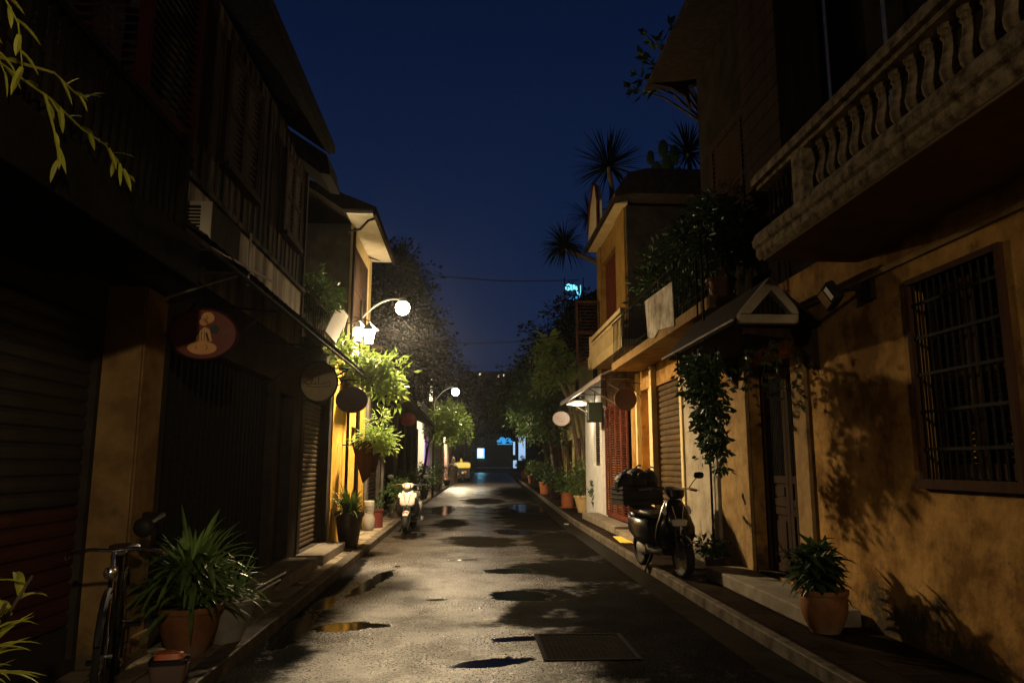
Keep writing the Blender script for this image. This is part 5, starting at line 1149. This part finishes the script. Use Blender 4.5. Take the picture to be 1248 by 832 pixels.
make_tree('dense_tree', 'spreading tree with lit lime fringes over the far right of the street', 'tree', (4.5, 43, .11), [(4.4, 43, 2.0), (4.0, 43, 3.8), (3.2, 43, 5.2)], .18,
   [(3.0, 43, 5.6, 1.9, 2.2, 1.6), (1.7, 43, 4.5, 1.0, 1.6, .7), (2.6, 42.5, 4.2, 1.2, 1.4, .8), (4.3, 43, 7.2, 1.8, 2.2, 1.6)], 330, 13, .22, .10, 'leaf_mid', 'bark_dark', .45, 12)
make_tree('dense_tree', 'dark tree farther back on the right, before the lit white wall', 'tree', (6.4, 62, .11), [(6.3, 62, 2.6), (6.0, 62, 5.0), (5.4, 62, 7.0)], .25,
   [(5.5, 62, 8.0, 3.0, 3.4, 2.6), (3.6, 62, 6.6, 2.0, 2.6, 1.5), (6.8, 62, 10.4, 2.6, 3.0, 2.0)], 320, 12, .36, .17, 'leaf_silhouette', 'bark_dark', .8, 12)
make_tree('street_tree', 'yellow green tree glowing under the far street lamp', 'tree', (-1.9, 30.6, .112), [(-1.85, 30.6, 1.4), (-1.7, 30.6, 2.4), (-1.3, 30.6, 3.2)], .07,
   [(-.95, 30.6, 3.55, .60, .7, .62), (-.62, 30.7, 3.1, .58, .7, .55), (-1.15, 30.6, 2.85, .55, .7, .5), (-.55, 30.7, 2.65, .42, .5, .3)], 170, 14, .15, .065, 'leaf_lime', 'bark_dark', .24, 12)
make_tree('tall_tree', 'tall black broad tree towering behind the near street lamp', 'tree', (-3.7, 27, .112), [(-3.7, 27, 3), (-3.5, 27, 5.2), (-3.1, 27.2, 7.2)], .24,
   [(-3.3, 26.5, 7.3, 1.6, 2.2, 2.2), (-2.5, 28.5, 6.3, 1.4, 2.0, 2.0), (-2.75, 28.5, 8.3, 1.1, 1.6, 1.4), (-2.2, 28.5, 4.9, 1.1, 1.8, 1.1), (-1.85, 29, 7.0, .85, 1.2, .9), (-3.6, 24.5, 5.6, 1.2, 1.6, 1.6)], 950, 15, .20, .10, 'leaf_silhouette', 'bark_dark', .42, 16)
t = thing('spiky_crown_plant', 'spiky headed plant silhouetted on top of the tall left tree', 'plant', (-2.7, 28.5, 9.2))
f = B()
for k in range(90):
    a = rnd.uniform(0, 6.28); el = rnd.uniform(-.2, 1.5); f.blade((-2.7, 28.5, 9.45), (math.cos(a) * math.cos(el), math.sin(a) * math.cos(el), math.sin(el)), rnd.uniform(.7, 1.15), .05, .5, 4)
f.build('foliage', 'leaf_silhouette', t); b = B(); b.tube([(-2.75, 28.5, 8.0), (-2.7, 28.5, 9.5)], .06, 6); b.build('stem', 'bark_dark', t)
make_tree('street_tree', 'dark small tree leaning over the roofs beyond the near lamp', 'tree', (-2.9, 21, 4.3), [(-2.8, 21, 4.8), (-2.6, 21, 5.2)], .06,
   [(-2.5, 21, 5.2, .9, 1.2, .8), (-1.9, 21.5, 4.6, .6, .9, .5)], 120, 13, .14, .06, 'leaf_silhouette', 'bark_dark', .26, 8)

def spiky(name, label, c, n, L, W, droop, base, lm='leaf_silhouette', lo=-.4, hi=1.5):
    t = thing(name, label, 'palm', base)
    f = B()
    for k in range(n):
        a = rnd.uniform(0, 6.28); el = rnd.uniform(lo, hi); f.blade((c[0] + .03 * math.cos(a), c[1], c[2]), (math.cos(a) * math.cos(el), math.sin(a) * math.cos(el), math.sin(el)), L * rnd.uniform(.75, 1.1), W, droop * rnd.uniform(.6, 1.2), 5)
    f.build('crown', lm, t); b = B(); b.tube([base, Vector(base).lerp(Vector(c), .5) + Vector((.05, 0, 0)), c], [.09, .07, .06], 8); b.build('trunk', 'bark_dark', t); return t
spiky('roof_yucca', 'big round spiky yucca head on the gabled roof', (3.62, 18.6, 9.35), 240, 1.12, .032, .35, (3.7, 18.8, 8.05))
spiky('screw_palm', 'drooping spiky palm head overhanging the street above the neon sign', (2.92, 22.6, 8.25), 210, .95, .045, 1.5, (3.9, 21.6, 7.5), lo=.0)
spiky('roof_yucca', 'small spiky yucca half hidden behind the yellow gable', (3.45, 20.9, 8.75), 90, .85, .035, .7, (3.9, 21.2, 7.6))
spiky('roof_yucca', 'spiky palm on the dark roof right beside the ochre house', (5.75, 18.5, 9.75), 130, .95, .04, .4, (5.8, 18.6, 8.3))
t = thing('rooftop_cactus', 'broad paddle cactus on the dark roof behind the yucca', 'cactus', (5.0, 18.4, 8.3))
b = B()
for (x, z, a, h) in ((5.0, 8.75, .16, .32), (4.85, 9.2, .14, .26), (5.15, 9.3, .17, .34), (4.7, 9.55, .10, .2), (5.05, 9.8, .13, .26), (5.35, 9.65, .14, .28), (5.45, 9.0, .15, .3)):
    b.loft([((x, 18.36, z), a * .5, h * .5), ((x, 18.38, z), a, h), ((x, 18.44, z), a, h), ((x, 18.46, z), a * .5, h * .5)], 16, 2.1, 'xz')
b.build('paddles', 'leaf_dark', t, smooth=True)
t = thing('rooftop_rubber_plant', 'dark round leaved branch reaching past the eave of the ochre house', 'plant', (4.4, 12.6, 7.6))
f = B(); s = B(); o = Vector((4.4, 12.6, 7.6))
cc = [(3.25, 12, 9.05), (2.95, 12, 8.7), (3.15, 12, 8.5), (2.80, 12, 8.35), (3.5, 12, 9.3), (3.4, 12, 8.8), (3.0, 12, 9.15), (2.72, 12, 8.05), (3.05, 12, 8.15), (3.45, 12, 8.4)]
for q in cc:
    q = Vector(q); s.tube([o, o.lerp(q, .6) + Vector((0, 0, .15)), q], [.03, .018, .005], 5)
    for k in range(9):
        d = (q - o).normalized() * .5 + Vector((rnd.gauss(0, 1), rnd.gauss(0, .6), rnd.gauss(0, 1))) * .8; p0 = q - (q - o).normalized() * rnd.uniform(0, .3); f.leaf(p0, d, rnd.uniform(.13, .26), rnd.uniform(.08, .13))
f.build('foliage', 'leaf_dark', t); s.build('stem', 'bark_dark', t)

# ------------------------------------------------------------------ end of the street
t = thing('kiosk', 'dark kiosk with a blue lit panel closing the end of the street', 'kiosk', (4.0, 140, .03))
b = B(); b.box(.55, 8.4, 138.0, 145, .03, .75); b.build('plinth', 'concrete', t)
b = B(); b.box(1.1, 7.6, 140, 144, .752, 4.7); b.build('wall', 'dark_wall', t); b = B(); b.box(.9, 7.9, 139.5, 144.4, 4.702, 5.0); b.build('roof', 'dark_red', t)
b = B(); b.box(1.3, 2.6, 139.93, 139.998, 2.6, 4.4); b.build('lit_panel', 'blue_screen', t); b = B(); b.box(1.5, 2.2, 139.86, 139.929, 2.9, 4.2); b.build('bright_pane', 'cyan_pane', t)
b = B(); b.box(1.2, 7.6, 138.9, 139.99, .753, .95); b.build('ledge', 'white', t)
b = B(); b.box(4.4, 7.4, 139.95, 139.998, .96, 4.4); b.box(2.8, 4.2, 139.95, 139.998, 1.2, 4.3); b.build('shutter', 'brown_wood', t)
t = thing('blue_lit_sign', 'glowing blue sign above the kiosk at the end of the street', 'sign', (5.5, 139, 5.0))
b = B()
for x_, z_, r_ in ((5.3, 5.7, .35), (5.9, 6.1, .45), (6.5, 5.8, .35), (7.0, 6.0, .42), (7.5, 5.6, .3), (6.2, 5.5, .35)): b.lathe([(.001, -.1), (r_ * .8, -.1), (r_, 0), (r_ * .8, .1), (.001, .1)], (x_, 138.9, z_), 12, 'y', 1.2, .8)
b.box(5.0, 7.8, 138.86, 138.92, 5.08, 5.25); b.build('lit_face', 'cyan_neon', t); b = B(); b.tube([(5.5, 138.9, 5.0), (5.5, 138.9, 5.1)], .1, 6); b.tube([(7.2, 138.9, 5.0), (7.2, 138.9, 5.1)], .1, 6); b.build('post', 'black_metal', t)
t = thing('lit_white_wall', 'white lit hoarding beside the kiosk behind the trees', 'hoarding', (10, 138, .03))
b = B(); b.box(8.9, 11.2, 138, 138.3, 2.2, 6.6); b.build('lit_face', 'white_screen', t); b = B(); b.box(8.8, 9.0, 138.31, 138.5, .03, 6.6); b.box(11.1, 11.3, 138.31, 138.5, .03, 6.6); b.build('post', 'black_metal', t)
t = thing('lit_doorway', 'small pale blue lit doorway right of the kiosk', 'door', (8.4, 139, .03))
b = B(); b.box(7.95, 8.6, 139, 139.2, .8, 2.2); b.box(7.95, 8.3, 139, 139.2, 3.2, 5.6); b.build('pane', 'white_screen', t)
for i, (lab, x, y, r, z) in enumerate((('farthest dark tree left of the kiosk', -6, 150, 7.5, 8.5), ('farthest dark tree right above the kiosk', 5, 152, 8, 10.5), ('farthest dark tree between the kiosk and the white hoarding', 14, 150, 8.5, 11),
     ('tall dark tree far behind the right hand houses', 22, 146, 9, 13), ('low dark tree at the left end of the cross street', -15, 148, 8, 9))):
    make_tree('park_tree', lab, 'tree', (x, y, .0), [(x, y, 3), (x + .3, y, z * .7)], .4, [(x, y, z, r, r * .6, r * .85), (x - r * .5, y, z * .7, r * .6, r * .5, r * .5), (x + r * .5, y, z * .75, r * .6, r * .5, r * .55)], 340, 12, .75, .38, 'leaf_silhouette', 'bark_dark', 1.2, 8, group='dark trees closing the street')
t = thing('apartment_block', 'black distant block with two tiny lit windows above the trees', 'building', (8, 190, 0))
b = B(); b.box(-2, 22, 190, 205, 0, 25); b.build('wall', 'dark_wall', t)
for (x, z) in ((6.9, 24.0), (2.1, 25.6 - 1.2), (8.3, 25.0 - .8)):
    b = B(); b.box(x, x + .4, 189.9, 189.99, z - .4, z + .1); b.build('window', 'window_glow', t)
# canopy tree in the middle distance behind the lamp
make_tree('dense_tree', 'dark tree leaning in over the far left roofs behind the far lamp', 'tree', (-3.2, 46, .11), [(-3.1, 46, 3), (-2.6, 46, 6), (-2.0, 46, 7.5)], .2,
   [(-2.4, 46, 7.4, 1.9, 2.6, 2.0), (-1.0, 47, 6.6, 1.4, 2.0, 1.2)], 220, 12, .28, .13, 'leaf_silhouette', 'bark_dark', .6, 10)
make_tree('dense_tree', 'dark tree arching across the street end in front of the kiosk', 'tree', (-2.4, 92, .11), [(-2.2, 92, 3), (-1.5, 92, 6.5), (-.5, 92, 9)], .3,
   [(0, 92, 9.5, 3.6, 3.4, 2.6), (-3, 92, 8.5, 3, 3, 3), (3.2, 92, 8.2, 2.2, 2.5, 1.2), (5.0, 92, 6.0, 2.0, 2.0, 1.5)], 260, 12, .5, .24, 'leaf_silhouette', 'bark_dark', 1.0, 10)

# overhead cables
for lab, P in (('upper black cable slung across the street', [(-3.2, 14.7, 6.0), (-1.24, 20, 6.68), (1.0, 21.5, 6.9), (3.4, 23, 7.35)]), ('lower black cable slung across the street', [(-2.4, 17.5, 4.5), (-1.2, 20.2, 4.80), (1.2, 20.6, 4.92), (3.5, 21.2, 5.4)])):
    a, z = Vector(P[0]), Vector(P[3]); t = thing('overhead_cable', lab, 'cable', P[0], 'overhead cables')
    pts = []
    for i in range(25):
        u = i / 24; k = u * 3; j = min(2, int(k)); q = Vector(P[j]).lerp(Vector(P[j+1]), k - j); pts.append(q)
    for _ in range(3): pts = [pts[0]] + [(pts[i-1] + pts[i] * 2 + pts[i+1]) / 4 for i in range(1, 24)] + [pts[-1]]
    B().tube(pts, .014, 5) .build('wire', 'cable', t, smooth=True)

# ------------------------------------------------------------------ scooters
def torus(b, cy_, cz_, Rr, r, n=40, m=10):
    vs = []; fs = []
    for i in range(n):
        a = 2*math.pi*i/n
        for k in range(m):
            c = 2*math.pi*k/m; q = Rr + r*.85*math.cos(c); vs.append((r*math.sin(c), cy_ + q*math.cos(a), cz_ + q*math.sin(a)))
    for i in range(n):
        for k in range(m): fs.append((i*m+k, i*m+(k+1) % m, ((i+1) % n)*m+(k+1) % m, ((i+1) % n)*m+k))
    b.add(vs, fs)
def make_scooter(label, loc, rotz, paint, low, wr=.235, accent='red_plastic', tall=0.0, headlight_low=False, group='parked scooters', rim='grey_metal', wide=1.0):
    """front looks towards -Y in its own frame"""
    t = thing('motor_scooter', label, 'scooter', loc, group, world=False, rotz=rotz)
    fy, ry = -.62, .62
    for nm, y in (('front_wheel', fy), ('rear_wheel', ry)):
        b = B(); torus(b, y, wr, wr - .045, .048 if nm == 'front_wheel' else .055); o = b.build(nm, 'rubber', t, smooth=True)
        s = B(); s.lathe([(wr - .085, -.03), (wr - .07, -.034), (wr - .068, .034), (wr - .085, .03), (wr - .09, .0), (wr - .09, 0)], (0, y, wr), 30, 'x')
        for i in range(5):
            a = 2*math.pi*i/5 + .3
            for sx_ in (-1, 1): s.tube([(sx_*.02, y + .03*math.cos(a), wr + .03*math.sin(a)), (sx_*.012, y + (wr-.08)*math.cos(a+.18), wr + (wr-.08)*math.sin(a+.18))], .010, 5)
        s.tube([(-.055, y, wr), (.055, y, wr)], .028, 12); s.lathe([(.09, -.004), (.09, .004)], (.04, y, wr), 20, 'x')
        s.build('rim', rim, o, smooth=True)
    # front mudguard, a shell that follows the wheel
    b = B(); vs = []; fs = []; n = 18; mm = 7
    for i in range(n + 1):
        a = R(38 + 112 * i / n); rr = wr + .024
        for k in range(mm):
            u = -1 + 2*k/(mm-1); wd = .068 * (1 - .25*abs(2*i/n - 1)**3)
            q = rr - .045*abs(u)**2.2; vs.append((u*wd, fy - q*math.cos(a), wr + q*math.sin(a)))
    for i in range(n):
        for k in range(mm-1): fs.append((i*mm+k, i*mm+k+1, (i+1)*mm+k+1, (i+1)*mm+k))
    b.add(vs, fs); o = b.build('front_mudguard', paint, t, smooth=True); md = o.modifiers.new('thick', 'SOLIDIFY'); md.thickness = .006
    b = B()
    for sx_ in (-1, 1): b.tube([(sx_*.062, fy, wr), (sx_*.058, fy + .05, wr + .26), (sx_*.05, fy + .10, wr + .40)], .017, 8)
    b.build('fork', 'plastic', t, smooth=True)
    b = B(); b.loft([((0, fy - .10 + .0, wr + .235), .045, .012), ((0, fy - .13, wr + .215), .045, .015), ((0, fy - .175, wr + .15), .03, .012)], 14, 2.5, 'xy'); b.build('mudguard_trim', accent, t, smooth=True)
    # apron / leg shield
    b = B(); b.loft([((0, -.33, .30), .10, .03), ((0, -.37, .36), .20, .05), ((0, -.41, .48), .245, .06), ((0, -.43, .60), .235, .07), ((0, -.42, .72), .195, .07), ((0, -.39, .83), .15, .06), ((0, -.36, .92), .09, .05)], 26, 2.6); b.build('leg_shield', low, t, smooth=True)
    b = B(); b.loft([((0, -.49, .545), .05, .02), ((0, -.50, .57), .11, .045), ((0, -.505, .62), .145, .055), ((0, -.49, .72), .15, .055), ((0, -.455, .83), .13, .05), ((0, -.42, .92), .095, .045), ((0, -.40, .95), .05, .03)], 26, 2.5); b.build('front_cover', paint, t, smooth=True)
    b = B()
    for sx_ in (-1, 1): b.tube([(sx_*.022, -.555, .56), (sx_*.035, -.55, .68), (sx_*.07, -.51, .86)], .006, 6)
    b.tube([(0, -.56, .50), (0, -.565, .62)], .012, 6); b.build('front_trim', 'plastic' if paint == 'white_paint' else 'chrome', t, smooth=True)
    hz_ = .62 if headlight_low else .985
    if headlight_low:
        b = B(); b.loft([((0, -.515, .60), .05, .02), ((0, -.545, .625), .085, .03), ((0, -.545, .68), .10, .03), ((0, -.52, .71), .08, .02)], 22, 2.6); b.build('headlight', 'lens', t, smooth=True)
    b = B(); b.loft([((0, -.48, .95), .07, .03), ((0, -.47, .98), .10, .06), ((0, -.43, 1.03 + tall), .12, .08), ((0, -.38, 1.06 + tall), .09, .07), ((0, -.36, 1.075 + tall), .05, .04)], 24, 2.4); hb = b.build('headset', paint, t, smooth=True)
    if not headlight_low:
        b = B(); b.lathe([(.001, -.03), (.04, -.026), (.062, -.008), (.066, .01), (.001, .012)], (0, -.525, .995), 24, 'y'); b.build('headlight', 'lens', t, smooth=True)
        b = B(); b.lathe([(.064, -.012), (.072, -.006), (.072, .02), (.064, .02)], (0, -.525, .995), 24, 'y'); b.build('headlight_ring', 'chrome', t, smooth=True)
    b = B(); b.tube([(-.34, -.26, 1.02 + tall), (-.20, -.36, 1.04 + tall), (0, -.39, 1.04 + tall), (.20, -.36, 1.04 + tall), (.34, -.26, 1.02 + tall)], .014, 8); o = b.build('handlebar', 'chrome', t, smooth=True)
    for sx_ in (-1, 1):
        B().tube([(sx_*.36, -.245, 1.015 + tall), (sx_*.25, -.325, 1.032 + tall)], .019, 10).build('grip', 'plastic', o, smooth=True)
        B().tube([(sx_*.24, -.36, 1.03 + tall), (sx_*.30, -.35, 1.03 + tall), (sx_*.38, -.30, 1.015 + tall)], .005, 5).build('brake_lever', 'chrome', o, smooth=True)
        b = B(); b.tube([(sx_*.22, -.36, 1.05 + tall), (sx_*.27, -.37, 1.13 + tall), (sx_*.33, -.36, 1.19 + tall)], .006, 6); m_ = b.build('mirror', 'plastic', t, smooth=True)
        b = B(); b.loft([((sx_*.35, -.372, 1.21 + tall), .04, .028), ((sx_*.35, -.365, 1.21 + tall), .062, .042), ((sx_*.35, -.345, 1.21 + tall), .062, .042)], 20, 2.6, 'xz'); b.build('mirror_shell', 'plastic', m_, smooth=True)
        b = B(); b.loft([((sx_*.35, -.344, 1.21 + tall), .055, .036), ((sx_*.35, -.342, 1.21 + tall), .055, .036)], 20, 2.6, 'xz'); b.build('mirror_glass', 'chrome', m_, smooth=True)
        b = B(); b.loft([((sx_*.15, -.50, .76), .016, .01), ((sx_*.155, -.49, .80), .028, .02), ((sx_*.145, -.465, .86), .014, .01)], 14, 2.2); b.build('indicator', 'lens', t, smooth=True)
    # floor, body, seat
    b = B(); b.loft([((0, -.36, .30), .14, .05), ((0, -.20, .27), .17, .04), ((0, .05, .27), .17, .04), ((0, .18, .30), .14, .06)], 20, 4, 'xz'); b.build('floorboard', low, t, smooth=True)
    b = B(); b.loft([((0, .12, .42), .12, .14), ((0, .20, .47), .16, .20), ((0, .42, .50), .19, .20), ((0, .66, .55), .18, .16), ((0, .84, .62), .12, .10), ((0, .93, .65), .05, .05)], 26, 2.6, 'xz'); b.build('rear_body', paint, t, smooth=True)
    b = B(); b.loft([((0, .10, .70), .09, .03), ((0, .16, .72), .13, .05), ((0, .38, .735), .155, .055), ((0, .62, .765), .15, .06), ((0, .80, .78), .12, .05), ((0, .86, .78), .06, .03)], 24, 3, 'xz'); b.build('seat', 'seat', t, smooth=True)
    b = B(); b.loft([((0, .30, .27), .10, .08), ((0, .45, .26), .11, .10), ((0, .70, .25), .06, .07)], 16, 3, 'xz'); b.build('engine_case', 'grey_metal', t, smooth=True)
    b = B(); b.tube([(.10, .30, .20), (.15, .45, .20)], .018, 8); b.lathe([(.02, -.2), (.048, -.18), (.05, .16), (.03, .2)], (.155, .66, .235), 16, 'y'); b.build('exhaust', 'grey_metal', t, smooth=True)
    b = B(); b.loft([((0, .885, .62), .06, .02), ((0, .93, .66), .08, .025), ((0, .90, .71), .06, .02)], 16, 2.4); b.build('tail_light', 'red_plastic', t, smooth=True)
    b = B(); b.tube([(-.08, .74, .80), (-.09, .95, .84), (.09, .95, .84), (.08, .74, .80)], .011, 6); b.build('rear_rack', 'grey_metal', t, smooth=True)
    b = B(); b.tube([(-.09, .10, .24), (-.20, .06, .012)], .011, 6); b.tube([(-.20, .03, .010), (-.20, .10, .010)], .013, 6); b.build('kick_stand', 'black_metal', t, smooth=True)
    t.scale = (wide, 1.04, 1.04)
    return t
make_scooter('cream scooter with red trimmed mudguard parked at the left kerb', (-1.40, 17.95, .0), R(-3), 'white_paint', 'black_paint', wide=1.18)
make_scooter('black scooter carrying a loaded crate parked on the right pavement', (2.62, 10.32, .11), R(10), 'black_paint', 'black_paint', .25, 'plastic', .03, True, rim='dark_rim', wide=1.15)
# loaded crate behind the black scooter
t = thing('delivery_crate', 'black crate strapped on the rear rack of the black scooter', 'crate', (2.48, 11.12, .96), world=False, rotz=R(10))
b = B(); b.box(-.31, .31, -.22, .26, .0, .02)
for x in (-.31, .29): b.box(x, x + .02, -.22, .26, .02, .26)
for y in (-.22, .24): b.box(-.29, .29, y, y + .02, .02, .26)
for z in (.08, .15, .22): b.box(-.325, .325, -.235, -.221, z, z + .02); b.box(-.326, -.311, -.22, .26, z, z + .02)
b.build('walls', 'plastic', t, bevel=.004)
for lab, x, y, z, r in (('black wrapped bundle at the left of the scooter crate', -.20, .0, .30, .155), ('black wrapped bundle in the middle of the scooter crate', .0, .02, .34, .175), ('black wrapped bundle at the right of the scooter crate', .20, .03, .33, .16)):
    c_, s_ = math.cos(R(10)), math.sin(R(10)); t2 = thing('wrapped_bundle', lab, 'bundle', (2.48 + x*c_ - y*s_, 11.12 + x*s_ + y*c_, .96 + .03), 'bundles in the scooter crate', world=False)
    b = B(); secs = []
    for i in range(9):
        a = math.pi * i / 8; secs.append(((0, 0, z - .03 - r*1.1*math.cos(a)), r*max(.08, math.sin(a)) * rnd.uniform(.93, 1.07), r*max(.08, math.sin(a)) * rnd.uniform(.9, 1.1)))
    b.loft(secs, 18, 2.3); b.build('wrap', 'cargo', t2, smooth=True)
    b = B(); b.tube([(0, 0, z + r*.95), (.03, -.02, z + r*1.15), (.07, 0, z + r*1.1)], .014, 6); b.build('knot', 'cargo', t2, smooth=True)
# yellow covered cart far down the street
t = thing('cargo_tricycle', 'three wheeled cart with a yellow cover parked at the far left kerb', 'cart', (-.62, 64.5, .0), world=False)
for nm, x, y, rr in (('front_wheel', 0, -1.15, .28), ('rear_wheel', -.52, .5, .30), ('rear_wheel', .52, .5, .30)):
    b = B(); torus(b, y, rr, rr - .05, .055, 24, 8); b.v = [(v[0] + x, v[1], v[2]) for v in b.v]; o = b.build(nm, 'rubber', t, smooth=True)
    s = B(); s.lathe([(.03, -.03), (rr - .09, -.01), (rr - .09, .01), (.03, .03)], (x, y, rr), 20, 'x'); s.build('rim', 'grey_metal', o)
b = B(); b.box(-.62, .62, -.35, 1.2, .35, .42); b.box(-.60, .60, -.35, -.31, .421, 1.25); b.box(-.62, -.58, -.30, 1.2, .421, 1.22); b.box(.58, .62, -.30, 1.2, .421, 1.22); b.build('cargo_box', 'plastic', t, bevel=.01)
b = B(); b.loft([((0, -.42, 1.26), .64, .05), ((0, -.36, 1.42), .66, .24), ((0, .4, 1.46), .66, .30), ((0, 1.2, 1.40), .62, .24)], 20, 4, 'xz'); b.loft([((-.14, -.1, 1.68), .13, .1), ((-.14, -.1, 1.9), .10, .08), ((-.17, -.1, 2.02), .05, .04)], 12, 3); b.build('cover', 'yellow_box', t, smooth=True)
b = B(); b.tube([(-.06, -1.15, .28), (-.06, -.98, .75), (0, -.95, .95)], .025, 6); b.tube([(.06, -1.15, .28), (.06, -.98, .75), (0, -.95, .95)], .025, 6); b.tube([(-.32, -.75, 1.0), (0, -.95, .97), (.32, -.75, 1.0)], .018, 6); b.tube([(0, -.95, .7), (0, -.5, .45), (0, .3, .4)], .04, 6); b.build('frame', 'black_metal', t, smooth=True)
b = B(); b.lathe([(.001, -.05), (.09, -.04), (.11, 0), (.001, .02)], (0, -1.08, .82), 18, 'y'); b.build('headlight', 'lens', t, smooth=True)
b = B(); b.lathe([(.001, -.02), (.08, -.016), (.08, 0), (.001, .0)], (-.42, -.36, .7), 14, 'y'); b.lathe([(.001, -.02), (.13, -.016), (.13, 0), (.001, .0)], (.2, -.36, .85), 14, 'y'); b.build('reflector', 'amber', t, smooth=True)
b = B(); b.loft([((0, -.62, .80), .12, .03), ((0, -.45, .82), .16, .05), ((0, -.36, .82), .15, .04)], 14, 3, 'xz'); b.build('seat', 'seat', t, smooth=True)
street_lamp('third street lamp hidden behind the yellow green tree', -1.55, 57.0, -.75, 57.0, 4.55, 4.2, 4.9, 2600, 150, 'lamp_glow_far', .12, (1.0, .80, .50))

# ------------------------------------------------------------------ thin haze, added for the halo round the lamps
b = B(); b.box(-40, 45, -30, 215, -1.2, 32); hz = b.build('haze', 'earth'); hz['kind'] = 'stuff'
hm = bpy.data.materials.new('halo_haze'); hm.use_nodes = True; N = hm.node_tree.nodes; N.remove(N['Principled BSDF'])
pv = N.new('ShaderNodeVolumePrincipled'); pv.inputs['Density'].default_value = .00052; pv.inputs['Color'].default_value = (.9, .9, .92, 1); pv.inputs['Anisotropy'].default_value = .84
hm.node_tree.links.new(pv.outputs[0], N['Material Output'].inputs['Volume']); hz.data.materials.clear(); hz.data.materials.append(hm)
